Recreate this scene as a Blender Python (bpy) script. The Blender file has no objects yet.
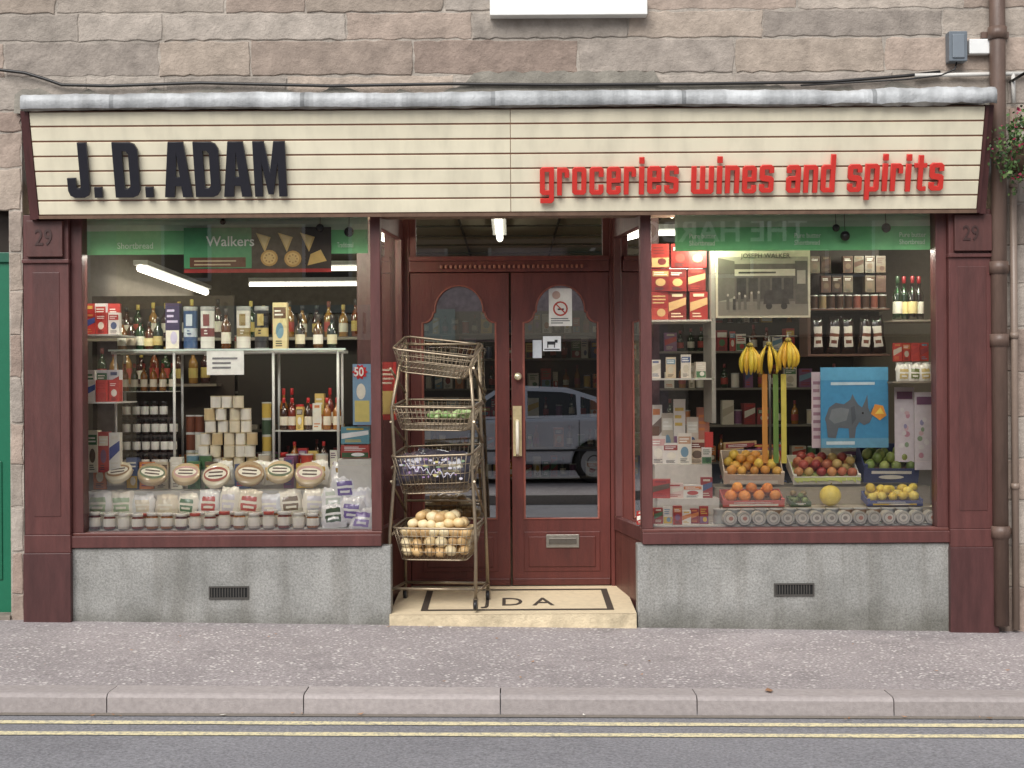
import bpy, math, random
from mathutils import Matrix, Vector
R=random.Random(11)
U=R.uniform
TH=0.0065; F=1500.0; CH=1.6; CD=10.0
def W(px,py,y):
    dx=px-512; dy=384-py; d=CD+y
    return ((dx+TH*dy)*d/F, CH+(dy-TH*dx)*d/F)
def X(px,y=0.0): return (px-512)*(CD+y)/F
def lin(v):
    v=max(0,min(255,v))/255.0
    return v/12.92 if v<=0.04045 else ((v+0.055)/1.055)**2.4
def S(r,g=None,b=None):
    if g is None: r,g,b=r
    return (lin(r),lin(g),lin(b),1.0)
scene=bpy.context.scene
col_root=scene.collection
# ------------------------------------------------------------------ materials
MATS={}
def nodes(name):
    m=bpy.data.materials.new(name); m.use_nodes=True
    nt=m.node_tree; b=nt.nodes['Principled BSDF']
    return m,nt,b
def vmat(name,rough=0.6,metal=0.0,amt=0.15,scale=8.0,bump=0.0,bscale=40.0,coat=0.0,spec=0.5,grain=None,streak=0.0):
    m,nt,b=nodes(name)
    at=nt.nodes.new('ShaderNodeAttribute'); at.attribute_name='Col'
    tc=nt.nodes.new('ShaderNodeTexCoord')
    src=tc.outputs['Object']; raw=src
    if grain:
        mp=nt.nodes.new('ShaderNodeMapping'); mp.inputs['Scale'].default_value=grain
        nt.links.new(src,mp.inputs[0]); src=mp.outputs[0]
    def scaled(vec,f,lo,hi,fmin=0.25,fmax=0.75):
        mr=nt.nodes.new('ShaderNodeMapRange'); mr.inputs['From Min'].default_value=fmin; mr.inputs['From Max'].default_value=fmax
        mr.inputs['To Min'].default_value=lo; mr.inputs['To Max'].default_value=hi
        nt.links.new(f,mr.inputs['Value'])
        mx=nt.nodes.new('ShaderNodeVectorMath'); mx.operation='SCALE'
        nt.links.new(vec,mx.inputs[0]); nt.links.new(mr.outputs[0],mx.inputs['Scale']); return mx.outputs[0]
    n=nt.nodes.new('ShaderNodeTexNoise'); n.inputs['Scale'].default_value=scale; n.inputs['Detail'].default_value=4; n.inputs['Roughness'].default_value=0.65
    nt.links.new(src,n.inputs['Vector'])
    c=scaled(at.outputs['Color'],n.outputs['Fac'],1-amt,1+amt)
    if streak>0:
        mp=nt.nodes.new('ShaderNodeMapping'); mp.inputs['Scale'].default_value=(9,9,0.9); nt.links.new(raw,mp.inputs[0])
        n3=nt.nodes.new('ShaderNodeTexNoise'); n3.inputs['Scale'].default_value=1.0; n3.inputs['Detail'].default_value=4; nt.links.new(mp.outputs[0],n3.inputs['Vector'])
        c=scaled(c,n3.outputs['Fac'],1-streak,1.03,0.3,0.55)
    nt.links.new(c,b.inputs['Base Color'])
    b.inputs['Roughness'].default_value=rough; b.inputs['Metallic'].default_value=metal
    b.inputs['Coat Weight'].default_value=coat
    b.inputs['Specular IOR Level'].default_value=spec
    if bump>0:
        n2=nt.nodes.new('ShaderNodeTexNoise'); n2.inputs['Scale'].default_value=bscale; n2.inputs['Detail'].default_value=4; n2.inputs['Roughness'].default_value=0.7
        nt.links.new(src,n2.inputs['Vector'])
        bp=nt.nodes.new('ShaderNodeBump'); bp.inputs['Strength'].default_value=bump; bp.inputs['Distance'].default_value=0.02
        nt.links.new(n2.outputs['Fac'],bp.inputs['Height']); nt.links.new(bp.outputs[0],b.inputs['Normal'])
    MATS[name]=m; return m
vmat('matte',0.7,amt=0.10,scale=20)
vmat('satin',0.4,amt=0.06,scale=15)
vmat('gloss',0.15,amt=0.05,scale=12,coat=0.3)
vmat('bottle_glass',0.05,amt=0.05,coat=1.0)
vmat('metal',0.38,metal=0.7,amt=0.2,scale=25)
vmat('wood_paint',0.45,amt=0.24,scale=6,bump=0.14,bscale=22,grain=(3,3,0.6),streak=0.18)
vmat('fascia_paint',0.5,amt=0.07,scale=2.2,streak=0.10)
vmat('stone',0.9,amt=0.32,scale=7,bump=0.65,bscale=24,spec=0.2)
vmat('kerb_stone',0.9,amt=0.16,scale=30,bump=0.25,bscale=60,spec=0.2)
vmat('lead',0.5,metal=0.0,amt=0.30,scale=4,bump=0.5,bscale=10,streak=0.3)
vmat('fruit_skin',0.42,amt=0.14,scale=30)
vmat('foliage',0.55,amt=0.3,scale=30)
vmat('car_paint',0.25,metal=0.2,amt=0.02,coat=1.0)
vmat('cloth',0.9,amt=0.15,scale=10,bump=0.3,bscale=60)
def ramp(nt,src,stops):
    r=nt.nodes.new('ShaderNodeValToRGB'); e=r.color_ramp.elements
    e[0].position=stops[0][0]; e[0].color=stops[0][1]
    e[1].position=stops[1][0]; e[1].color=stops[1][1]
    nt.links.new(src,r.inputs[0]); return r.outputs[0]
def mixc(nt,f,a,b,mode='MIX'):
    m=nt.nodes.new('ShaderNodeMix'); m.data_type='RGBA'; m.blend_type=mode
    for s,i in ((f,0),(a,6),(b,7)):
        if hasattr(s,'is_linked'): nt.links.new(s,m.inputs[i])
        else: m.inputs[i].default_value=s
    return m.outputs[2]
def noise(nt,vec,scale,detail=6,rough=0.6):
    n=nt.nodes.new('ShaderNodeTexNoise'); n.inputs['Scale'].default_value=scale; n.inputs['Detail'].default_value=detail; n.inputs['Roughness'].default_value=rough
    nt.links.new(vec,n.inputs['Vector']); return n.outputs['Fac']
def voro(nt,vec,sc,a,b_):
    vo=nt.nodes.new('ShaderNodeTexVoronoi'); vo.inputs['Scale'].default_value=sc; nt.links.new(vec,vo.inputs['Vector'])
    return ramp(nt,vo.outputs['Distance'],[(a,(1,1,1,1)),(b_,(0,0,0,1))])
def ground_mat(name,base,dark,speck,speck_amt,stain=0.35,sc=45,gum=0.0):
    m,nt,b=nodes(name)
    tc=nt.nodes.new('ShaderNodeTexCoord').outputs['Object']
    big=noise(nt,tc,0.9,6,0.65); fine=noise(nt,tc,60,3,0.7)
    c=mixc(nt,ramp(nt,big,[(0.35,(0,0,0,1)),(0.68,(1,1,1,1))]),dark,base)
    mr=ramp(nt,fine,[(0.3,(0.6,0.6,0.6,1)),(0.7,(1.3,1.3,1.3,1))])
    c=mixc(nt,1.0,c,mr,'MULTIPLY')
    mk=ramp(nt,noise(nt,tc,5,4,0.75),[(0.40,(0,0,0,1)),(0.60,(speck_amt,)*3+(1,))])
    c=mixc(nt,mixc(nt,1.0,voro(nt,tc,sc,.14,.32),mk,'MULTIPLY'),c,speck)
    if gum>0:
        c=mixc(nt,mixc(nt,1.0,voro(nt,tc,9,.10,.17),(gum,gum,gum,1),'MULTIPLY'),c,speck)
    stf=ramp(nt,noise(nt,tc,2.3,5,0.6),[(0.56,(1,1,1,1)),(0.72,(1-stain,)*3+(1,))])
    c=mixc(nt,1.0,c,stf,'MULTIPLY')
    nt.links.new(c,b.inputs['Base Color']); b.inputs['Roughness'].default_value=0.88; b.inputs['Specular IOR Level'].default_value=0.25
    bp=nt.nodes.new('ShaderNodeBump'); bp.inputs['Strength'].default_value=0.6; bp.inputs['Distance'].default_value=0.01
    nt.links.new(fine,bp.inputs['Height']); nt.links.new(bp.outputs[0],b.inputs['Normal'])
    MATS[name]=m
ground_mat('pavement_asphalt',S(166,158,158),S(148,141,141),S(236,230,226),1.0,0.2,30,.45)
ground_mat('road_asphalt',S(140,139,143),S(128,127,131),S(175,175,175),0.4,0.12)
ground_mat('ground_earth',S(110,108,104),S(90,88,84),S(140,140,140),0.2,0.2)
def concrete_mat():
    m,nt,b=nodes('concrete_render')
    tc=nt.nodes.new('ShaderNodeTexCoord').outputs['Object']
    a=noise(nt,tc,2.2,6,0.6); f=noise(nt,tc,70,4,0.8)
    c=mixc(nt,ramp(nt,a,[(0.3,(0,0,0,1)),(0.7,(1,1,1,1))]),S(134,134,130),S(164,163,159))
    c=mixc(nt,1.0,c,ramp(nt,f,[(0.32,(0.6,0.6,0.6,1)),(0.62,(1.18,1.18,1.18,1))]),'MULTIPLY')
    mp=nt.nodes.new('ShaderNodeMapping'); mp.inputs['Scale'].default_value=(7,7,.8); nt.links.new(tc,mp.inputs[0])
    c=mixc(nt,1.0,c,ramp(nt,noise(nt,mp.outputs[0],1,4,.6),[(.34,(.8,.79,.77,1)),(.52,(1,1,1,1))]),'MULTIPLY')
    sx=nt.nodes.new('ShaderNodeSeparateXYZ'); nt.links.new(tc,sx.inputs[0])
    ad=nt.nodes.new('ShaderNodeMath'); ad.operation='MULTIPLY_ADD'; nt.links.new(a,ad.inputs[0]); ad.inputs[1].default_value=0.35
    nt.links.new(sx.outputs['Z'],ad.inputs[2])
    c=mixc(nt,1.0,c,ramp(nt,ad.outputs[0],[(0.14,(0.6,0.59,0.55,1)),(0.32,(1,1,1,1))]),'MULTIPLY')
    nt.links.new(c,b.inputs['Base Color']); b.inputs['Roughness'].default_value=0.85
    bp=nt.nodes.new('ShaderNodeBump'); bp.inputs['Strength'].default_value=0.6; bp.inputs['Distance'].default_value=0.01
    nt.links.new(f,bp.inputs['Height']); nt.links.new(bp.outputs[0],b.inputs['Normal'])
    MATS['concrete_render']=m
concrete_mat()
def glass_mat(name,base,k,tint=0.95):
    m=bpy.data.materials.new(name); m.use_nodes=True; nt=m.node_tree; nt.nodes.clear()
    o=nt.nodes.new('ShaderNodeOutputMaterial'); mx=nt.nodes.new('ShaderNodeMixShader')
    t=nt.nodes.new('ShaderNodeBsdfTransparent'); t.inputs[0].default_value=(tint,tint*1.0,tint*0.99,1)
    g=nt.nodes.new('ShaderNodeBsdfGlossy'); g.inputs['Roughness'].default_value=0.0; g.inputs[0].default_value=(1,1,1,1)
    fr=nt.nodes.new('ShaderNodeFresnel'); fr.inputs[0].default_value=1.5
    ma=nt.nodes.new('ShaderNodeMath'); ma.operation='MULTIPLY_ADD'; ma.use_clamp=True
    nt.links.new(fr.outputs[0],ma.inputs[0]); ma.inputs[1].default_value=k; ma.inputs[2].default_value=base
    nt.links.new(ma.outputs[0],mx.inputs[0]); nt.links.new(t.outputs[0],mx.inputs[1]); nt.links.new(g.outputs[0],mx.inputs[2])
    nt.links.new(mx.outputs[0],o.inputs[0]); MATS[name]=m
glass_mat('window_glass',0.10,1.3,0.97)
glass_mat('door_glass',0.34,1.3,0.62)
glass_mat('shelf_glass',0.10,1.0,0.85)
def emis(name,c,s):
    m=bpy.data.materials.new(name); m.use_nodes=True; nt=m.node_tree; nt.nodes.clear()
    o=nt.nodes.new('ShaderNodeOutputMaterial'); e=nt.nodes.new('ShaderNodeEmission'); e.inputs[0].default_value=c; e.inputs[1].default_value=s
    nt.links.new(e.outputs[0],o.inputs[0]); MATS[name]=m
emis('lit_tube',(1,0.95,0.8,1),4.0)
emis('lit_bulb',(1,0.88,0.65,1),8.0)
# ------------------------------------------------------------------ mesh builder
def empty(name):
    o=bpy.data.objects.new(name,None); col_root.objects.link(o); o.empty_display_size=0.2; return o
class MB:
    def __init__(s):
        s.v=[];s.f=[];s.c=[];s.m=[];s.s=[];s.M=Matrix.Identity(4);s.ml=[]
    def av(s,p): s.v.append(tuple(s.M@Vector(p))); return len(s.v)-1
    def face(s,idx,col,mat='matte',sm=False):
        if mat not in s.ml: s.ml.append(mat)
        s.f.append(tuple(idx)); s.c.append(col); s.m.append(s.ml.index(mat)); s.s.append(sm)
    def quad(s,pts,col,mat='matte'): s.face([s.av(p) for p in pts],col,mat)
    def box(s,x0,x1,y0,y1,z0,z1,col,mat='matte'):
        if x0>x1:x0,x1=x1,x0
        i=[s.av(p) for p in ((x0,y0,z0),(x1,y0,z0),(x1,y1,z0),(x0,y1,z0),(x0,y0,z1),(x1,y0,z1),(x1,y1,z1),(x0,y1,z1))]
        for q in ((0,1,5,4),(1,2,6,5),(2,3,7,6),(3,0,4,7),(4,5,6,7),(3,2,1,0)): s.face([i[k] for k in q],col,mat)
    def rect(s,x0,x1,z0,z1,y,col,mat='matte'): s.quad([(x0,y,z0),(x1,y,z0),(x1,y,z1),(x0,y,z1)],col,mat)
    def disc(s,cx,cz,rx,rz,y,col,mat='matte',n=16):
        s.face([s.av((cx+rx*math.cos(2*math.pi*k/n),y,cz+rz*math.sin(2*math.pi*k/n))) for k in range(n)],col,mat)
    def poly(s,pts,y,col,mat='matte'): s.face([s.av((a,y,b)) for a,b in pts],col,mat)
    def lathe(s,cx,cy,z,prof,n=14,mat='gloss'):
        rings=[]
        for p in prof:
            r=max(p[0],0.0004)
            rings.append([s.av((cx+r*math.cos(2*math.pi*k/n),cy+r*math.sin(2*math.pi*k/n),z+p[1])) for k in range(n)])
        for a in range(len(rings)-1):
            c=prof[a+1][2]; mt=prof[a+1][3] if len(prof[a+1])>3 else mat
            for k in range(n):
                k2=(k+1)%n
                s.face([rings[a][k],rings[a][k2],rings[a+1][k2],rings[a+1][k]],c,mt,True)
        s.face(rings[-1],prof[-1][2],mat); s.face(rings[0][::-1],prof[0][2],mat)
    def tube(s,pts,r,col,mat='metal',n=8,radii=None,caps=True):
        pts=[Vector(p) for p in pts]; rings=[]; N=None
        for i,p in enumerate(pts):
            if i==0: t=pts[1]-p
            elif i==len(pts)-1: t=p-pts[i-1]
            else: t=(pts[i+1]-p).normalized()+(p-pts[i-1]).normalized()
            if t.length<1e-9: t=Vector((0,0,1))
            t.normalize()
            if N is None:
                N=t.cross(Vector((0,0,1)) if abs(t.z)<0.9 else Vector((1,0,0))).normalized()
            else:
                N=(N-t*N.dot(t)).normalized()
            B=t.cross(N); rr=radii[i] if radii else r
            rings.append([s.av(p+N*rr*math.cos(2*math.pi*k/n)+B*rr*math.sin(2*math.pi*k/n)) for k in range(n)])
        for a in range(len(rings)-1):
            for k in range(n):
                k2=(k+1)%n; s.face([rings[a][k],rings[a][k2],rings[a+1][k2],rings[a+1][k]],col,mat,True)
        if caps: s.face(rings[0][::-1],col,mat); s.face(rings[-1],col,mat)
    def sphere(s,c,r,sc=(1,1,1),col=(1,1,1,1),mat='fruit_skin',n=12,m=8,rot=None):
        rings=[]; c=Vector(c)
        for a in range(1,m):
            ph=math.pi*a/m; ring=[]
            for k in range(n):
                th=2*math.pi*k/n
                q=Vector((math.sin(ph)*math.cos(th)*sc[0],math.sin(ph)*math.sin(th)*sc[1],math.cos(ph)*sc[2]))*r
                if rot: q=rot@q
                ring.append(s.av(c+q))
            rings.append(ring)
        q=Vector((0,0,r*sc[2])); 
        if rot: q=rot@q
        t=s.av(c+q); b=s.av(c-q)
        for a in range(len(rings)-1):
            for k in range(n):
                k2=(k+1)%n; s.face([rings[a][k],rings[a+1][k],rings[a+1][k2],rings[a][k2]],col,mat,True)
        for k in range(n):
            k2=(k+1)%n; s.face([t,rings[0][k],rings[0][k2]],col,mat,True); s.face([rings[-1][k],b,rings[-1][k2]],col,mat,True)
    def seg(s,p0,p1,t,z0,z1,col,mat):
        a=Vector((p0[0],p0[1],0)); b=Vector((p1[0],p1[1],0)); d=(b-a).normalized(); n=Vector((-d.y,d.x,0))*t/2
        q=[a-n,b-n,b+n,a+n]
        i=[s.av((p.x,p.y,z0)) for p in q]+[s.av((p.x,p.y,z1)) for p in q]
        for f in ((0,1,5,4),(1,2,6,5),(2,3,7,6),(3,0,4,7),(4,5,6,7),(3,2,1,0)): s.face([i[k] for k in f],col,mat)
    def build(s,name,parent=None,bev=0):
        me=bpy.data.meshes.new(name); me.from_pydata(s.v,[],s.f)
        for m in s.ml: me.materials.append(MATS[m])
        me.polygons.foreach_set('material_index',s.m); me.polygons.foreach_set('use_smooth',s.s)
        ca=me.color_attributes.new('Col','FLOAT_COLOR','CORNER'); buf=[]
        for f,c in zip(s.f,s.c): buf.extend(list(c)*len(f))
        ca.data.foreach_set('color',buf); me.update()
        o=bpy.data.objects.new(name,me); col_root.objects.link(o)
        if parent: o.parent=parent
        if bev:
            b=o.modifiers.new('bevel','BEVEL'); b.width=bev; b.segments=2; b.limit_method='ANGLE'; b.angle_limit=math.radians(40)
        return o
def curve_mesh(cu,name,col,mat,parent,M):
    o=bpy.data.objects.new('tmp',cu); col_root.objects.link(o)
    dg=bpy.context.evaluated_depsgraph_get(); dg.update()
    me=bpy.data.meshes.new_from_object(o.evaluated_get(dg)); bpy.data.objects.remove(o)
    me.name=name; me.materials.clear(); me.materials.append(MATS[mat])
    for p in me.polygons: p.material_index=0
    for a in list(me.color_attributes): me.color_attributes.remove(a)
    ca=me.color_attributes.new('Col','FLOAT_COLOR','CORNER'); ca.data.foreach_set('color',list(col)*len(me.loops))
    me.transform(M)
    o=bpy.data.objects.new(name,me); col_root.objects.link(o)
    if parent: o.parent=parent
    return o
RX=Matrix.Rotation(math.pi/2,4,'X')
def text(name,s,x,z,y,size,col,parent,mat='matte',ext=0.0008,bold=0.0,xs=1.0,align='LEFT',M=None):
    cu=bpy.data.curves.new(name,'FONT'); cu.body=s; cu.size=size; cu.extrude=ext; cu.offset=bold; cu.align_x=align; cu.resolution_u=3
    base=Matrix.Translation((x,y,z))@RX@Matrix.Diagonal((xs,1,1,1))
    if M is not None: base=M@base
    return curve_mesh(cu,name,col,mat,parent,base)
def shape(name,loops,y,thick,bev,col,mat,parent,M=None,bres=1):
    cu=bpy.data.curves.new(name,'CURVE'); cu.dimensions='2D'; cu.fill_mode='BOTH'; cu.extrude=thick/2; cu.bevel_depth=bev; cu.bevel_resolution=bres; cu.offset=-bev
    for lp in loops:
        sp=cu.splines.new('POLY'); sp.points.add(len(lp)-1); sp.use_cyclic_u=True
        for i,(a,b) in enumerate(lp): sp.points[i].co=(a,b,0,1)
    base=Matrix.Translation((0,y,0))@RX
    if M is not None: base=M@base
    return curve_mesh(cu,name,col,mat,parent,base)

MAR=S(90,52,49); MARD=S(78,46,45); DOOR=S(92,42,36)
# ================================================================== GROUND
def gz(x,y):
    if y>=0: s=0.018; b=-0.01
    elif y>-2.19: t=-y/2.19; s=0.018+(0.0115-0.018)*t; b=-0.01-0.02*t
    else:
        t=min(1,(-y-2.19)/7.0); s=0.0105*(1-t); b=-0.125
    xx=max(-60,min(60,x)); return b-s*xx*(1 if abs(xx)<12 else 12/abs(xx))
XS=[-400,-150,-60,-30,-20,-14,-12]+[-11+i for i in range(23)]+[12,14,20,30,60,150,400]
def sheet(name,ys,mat,dz=0,xs=XS,fn=gz):
    mb=MB(); rows=[[mb.av((x,y,fn(x,y)+dz)) for x in xs] for y in ys]
    for a in range(len(rows)-1):
        for k in range(len(xs)-1): mb.face([rows[a][k],rows[a][k+1],rows[a+1][k+1],rows[a+1][k]],(1,1,1,1),mat)
    return mb.build(name)
sheet('ground',[-400,-60,-25,-9,-3,0,10,60,400],'ground_earth',fn=lambda x,y:-0.45)
sheet('pavement',[-1.97,-1.5,-1,-0.5,0.0,0.3],'pavement_asphalt')
sheet('road',[-9.5,-7.5,-5,-3.5,-2.19,-2.1],'road_asphalt')
m,nt,b=nodes('yellow_paint'); tc=nt.nodes.new('ShaderNodeTexCoord').outputs['Object']
c=mixc(nt,ramp(nt,noise(nt,tc,38,5,0.8),[(0.40,(0,0,0,1)),(0.54,(1,1,1,1))]),S(160,155,142),S(226,214,172)); nt.links.new(c,b.inputs['Base Color']); b.inputs['Roughness'].default_value=0.8
MATS['yellow_paint']=m
mk=MB()
for yc in (-2.40,-2.635):
    for a in range(len(XS)-1):
        if XS[a]<-60 or XS[a]>=60: continue
        n=8 if abs(XS[a])<12 else 1
        for k in range(n):
            x0=XS[a]+(XS[a+1]-XS[a])*k/n; x1=XS[a]+(XS[a+1]-XS[a])*(k+1)/n
            h=.037+.003*math.sin(x0*7.3+yc*9); h2=.037+.003*math.sin(x1*7.3+yc*9)
            mk.quad([(x0,yc-h,gz(x0,yc)+0.004),(x1,yc-h2,gz(x1,yc)+0.004),(x1,yc+h2,gz(x1,yc)+0.004),(x0,yc+h,gz(x0,yc)+0.004)],S(205,192,140),'yellow_paint')
mk.build('double_yellow_lines')
kb=MB()
edges=[X(p,-2.2) for p in (-87,108,305,500,695,890,1085)]
L=edges[2]-edges[1]
e=edges[0]-L*12-0.03
while e<22:
    x0=e+0.003; x1=e+L-0.003; g=U(0.96,1.04); c=S(164*g,156*g,154*g); dz=U(-0.002,0.002)
    za=gz(x0,-2.1)+dz; zb=gz(x1,-2.1)+dz
    P=[(-1.972,0),(-2.160,0.0),(-2.180,-0.006),(-2.192,-0.02),(-2.198,-0.35)]
    nn=10; rows=[]
    for q in range(nn+1):
        xx=x0+(x1-x0)*q/nn; zz=za+(zb-za)*q/nn
        rows.append([kb.av((xx,p[0]+U(-.0015,.0015),zz+p[1]+0.006+U(-.001,.001))) for p in P])
    for q in range(nn):
        for k in range(4): kb.face([rows[q][k],rows[q+1][k],rows[q+1][k+1],rows[q][k+1]][::-1],c,'kerb_stone')
    kb.face(rows[0],c,'kerb_stone'); kb.face(rows[-1][::-1],c,'kerb_stone')
    e+=L
kb.box(-22,22,-2.17,-1.975,-0.6,-0.30,S(70,66,62),'kerb_stone')
kb.build('kerb')
gu=MB()
for a in range(-14,14):
    gu.quad([(a,-2.25,gz(a,-2.25)+.004),(a+1,-2.25,gz(a+1,-2.25)+.004),(a+1,-2.197,gz(a+1,-2.2)+.006),(a,-2.197,gz(a,-2.2)+.006)],S(128,120,112),'kerb_stone')
gu.build('gutter_grit')
sheet('pavement',[-12.0,-11,-9.5],'pavement_asphalt',0.1,fn=lambda x,y:-0.1)
sheet('parking_area',[-20,-16,-12.0],'road_asphalt',0.0,fn=lambda x,y:-0.02)
k2=MB(); k2.box(-60,60,-9.6,-9.4,-0.4,0.006,S(150,146,143),'kerb_stone'); k2.build('kerb')
# ================================================================== SHOP BUILDING
B=empty('shop_building')
HX0,HX1=-14.0,14.0
sd=(X(-120),X(9.5),-0.5,W(9,196,0)[1])
upw=[(W(490,0,0)[0]+0.06,W(646,0,0)[0]-0.06,4.16,5.9),(-5.3,-4.35,4.16,5.9),(4.4,5.35,4.16,5.9)]
OP=[(-3.26,3.20,-0.5,3.44),sd]+upw
st=MB()
courses=[-0.4,-0.1,0.22,0.5,0.8,1.08,1.36,1.66,1.95,2.24,2.50,2.78,3.06,3.30,3.44,3.665,3.90,4.085]
while courses[-1]<7.2: courses.append(courses[-1]+U(0.2,0.3))
def stonecol():
    g=U(0.90,1.06); t=R.choice([(164,148,136),(158,145,134),(170,156,143),(156,146,137),(168,157,146),(152,135,124),(168,158,148)])
    return S(t[0]*g,t[1]*g,t[2]*g)
MOR=S(166,157,147)
def block(x0,x1,z0,z1):
    j=0.004; ins=0.008; col=stonecol(); yo=U(-0.005,0.003)
    o=[(x0+j,z0+j),(x1-j,z0+j),(x1-j,z1-j),(x0+j,z1-j)]
    nx=max(2,int((x1-x0)/0.05)); ring=[]
    for a in range(4):
        p=o[a];q=o[(a+1)%4]; n=nx if a%2==0 else 4
        for k in range(n):
            t=k/n; am=.0075 if k else .010
            ring.append((p[0]+(q[0]-p[0])*t+U(-am,am),p[1]+(q[1]-p[1])*t+U(-am,am)))
    cx=(x0+x1)/2; cz=(z0+z1)/2
    ro=[st.av((a,0.02,b)) for a,b in ring]; rm=[st.av((a-(ins*0.4 if a>cx else -ins*0.4),0.006+yo,b-(ins*0.4 if b>cz else -ins*0.4))) for a,b in ring]
    ri=[st.av((a-(ins if a>cx else -ins),0.003+yo,b-(ins if b>cz else -ins))) for a,b in ring]
    n=len(ring)
    for k in range(n):
        k2=(k+1)%n
        st.face([ro[k],ro[k2],rm[k2],rm[k]],col,'stone'); st.face([rm[k],rm[k2],ri[k2],ri[k]],col,'stone')
    st.face(ri,col,'stone')
for ci in range(len(courses)-1):
    z0,z1=courses[ci],courses[ci+1]; zc=(z0+z1)/2
    sp=[(HX0,HX1)]
    for o in OP:
        if o[2]<zc<o[3]:
            ns=[]
            for a,b_ in sp:
                if o[1]<=a or o[0]>=b_: ns.append((a,b_)); continue
                if o[0]>a: ns.append((a,o[0]))
                if o[1]<b_: ns.append((o[1],b_))
            sp=ns
    for a,b_ in sp:
        x=a
        while x<b_-0.02:
            l=U(0.5,1.25)
            if b_-x-l<0.3: l=b_-x
            l=min(l,b_-x); block(x,x+l,z0,z1); x+=l
st.build('stone_walls',B)
bk=MB()
def wallbox(x0,x1,z0,z1): bk.box(x0,x1,0.008,0.30,z0,z1,MOR,'stone')
wallbox(HX0,sd[0],-0.5,3.44); wallbox(sd[1],-3.26,-0.5,3.44); wallbox(sd[0],sd[1],sd[3],3.44); wallbox(3.20,HX1,-0.5,3.44)
wallbox(HX0,HX1,3.44,4.16); wallbox(HX0,HX1,5.9,7.2)
xs=[HX0]+[v for o in sorted(upw) for v in (o[0],o[1])]+[HX1]
for k in range(0,len(xs),2): wallbox(xs[k],xs[k+1],4.16,5.9)
bk.build('wall_core',B)
up=MB(); WP=S(236,236,232)
for o in upw:
    up.box(o[0]-0.06,o[1]+0.06,-0.10,0.2,4.035,4.16,WP,'satin')
    up.box(o[0],o[1],0.12,0.16,4.16,4.24,WP,'satin'); up.box(o[0],o[1],0.12,0.16,5.82,5.9,WP,'satin')
    up.box(o[0],o[0]+0.06,0.12,0.16,4.24,5.82,WP,'satin'); up.box(o[1]-0.06,o[1],0.12,0.16,4.24,5.82,WP,'satin')
    up.box(o[0]+.06,o[1]-.06,0.11,0.15,4.98,5.03,WP,'satin')
    up.rect(o[0],o[1],4.16,5.9,0.165,S(40,42,46),'gloss')
up.build('upper_windows',B,0.004)
rf=MB(); rf.box(HX0,HX1,-0.15,0.3,7.2,7.35,S(120,105,95),'stone'); rf.quad([(HX0,-0.15,7.35),(HX1,-0.15,7.35),(HX1,5,10),(HX0,5,10)],S(75,75,80),'matte'); rf.quad([(HX1,9,7.35),(HX0,9,7.35),(HX0,5,10),(HX1,5,10)],S(75,75,80),'matte'); rf.build('roof',B)
cm=MB(); n=120
def ch(k):
    x=-3.3+6.55*k/n; h=0.11+0.03*math.sin(k*.83)+0.02*math.sin(k*0.37)+.012*math.sin(k*2.3)
    if -.25<x<1.0: h=.24+.01*math.sin(k*2.1)
    elif 1.0<=x<1.7: h=.15
    return h
for k in range(n):
    x0=-3.3+6.55*k/n; x1=-3.3+6.55*(k+1)/n; h0=ch(k); h1=ch(k+1)
    cc=S(134,129,120)
    cm.quad([(x0,-0.03,3.42),(x1,-0.03,3.42),(x1,-0.008,3.44+h1),(x0,-0.008,3.44+h0)],cc,'stone')
    cm.quad([(x0,-0.008,3.44+h0),(x1,-0.008,3.44+h1),(x1,0.03,3.445+h1),(x0,0.03,3.445+h0)],cc,'stone')
cm.build('cement_fillet',B)
# ---- fascia
FM=Matrix.Translation((0,-0.15,2.726))@Matrix.Rotation(math.atan2(0.2,0.646),4,'X')
FX0,FX1=-3.10,3.06; FH=0.676
fb=MB(); fb.M=FM
fb.box(FX0,FX1,0.009,0.03,0,FH,S(150,112,92),'fascia_paint')
nb=7; pitch=FH/nb
for i in range(nb):
    for (a,b_) in ((FX0+.004,-0.002),(0.002,FX1-.004)):
        g=U(0.98,1.01); fb.box(a,b_,0.0,0.010,i*pitch+0.0060,(i+1)*pitch-0.0060,S(234*g,226*g,200*g),'fascia_paint')
fb.build('sign_boards',B,0.002)
fc=MB(); fc.M=FM
fc.box(FX0-0.02,FX0,-0.006,0.05,-0.02,FH,MARD,'wood_paint'); fc.box(FX1,FX1+0.02,-0.006,0.05,-0.02,FH,MARD,'wood_paint')
fc.box(FX0,FX1,-0.004,0.05,-0.022,-0.001,S(120,96,80),'wood_paint')
fc.M=Matrix.Identity(4)
for x0,x1 in ((FX0-0.06,FX0-0.02),(FX1+0.02,FX1+0.06)):
    P=[(0.0,2.70),(-0.14,2.70),(-0.33,3.38),(0.0,3.38)]
    ia=[fc.av((x0,p[0],p[1])) for p in P]; ib=[fc.av((x1,p[0],p[1])) for p in P]
    fc.face(ia,MARD,'wood_paint'); fc.face(ib[::-1],MARD,'wood_paint')
    for k in range(4): fc.face([ia[k],ia[(k+1)%4],ib[(k+1)%4],ib[k]][::-1],MARD,'wood_paint')
fc.box(FX0-.02,FX1+.02,-0.10,0.30,2.735,2.76,S(120,100,85),'wood_paint')
fc.build('sign_casing',B)
lf=MB(); n=220; x0=W(20,95,-.4)[0]; x1=W(997,88,-.4)[0]
P=[(-0.385,3.372),(-0.40,3.383),(-0.406,3.43),(-0.397,3.462),(-0.36,3.482),(-0.2,3.50),(0.01,3.53)]
rows=[]; wy=[0.0]*7; wz=[0.0]*7
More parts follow.
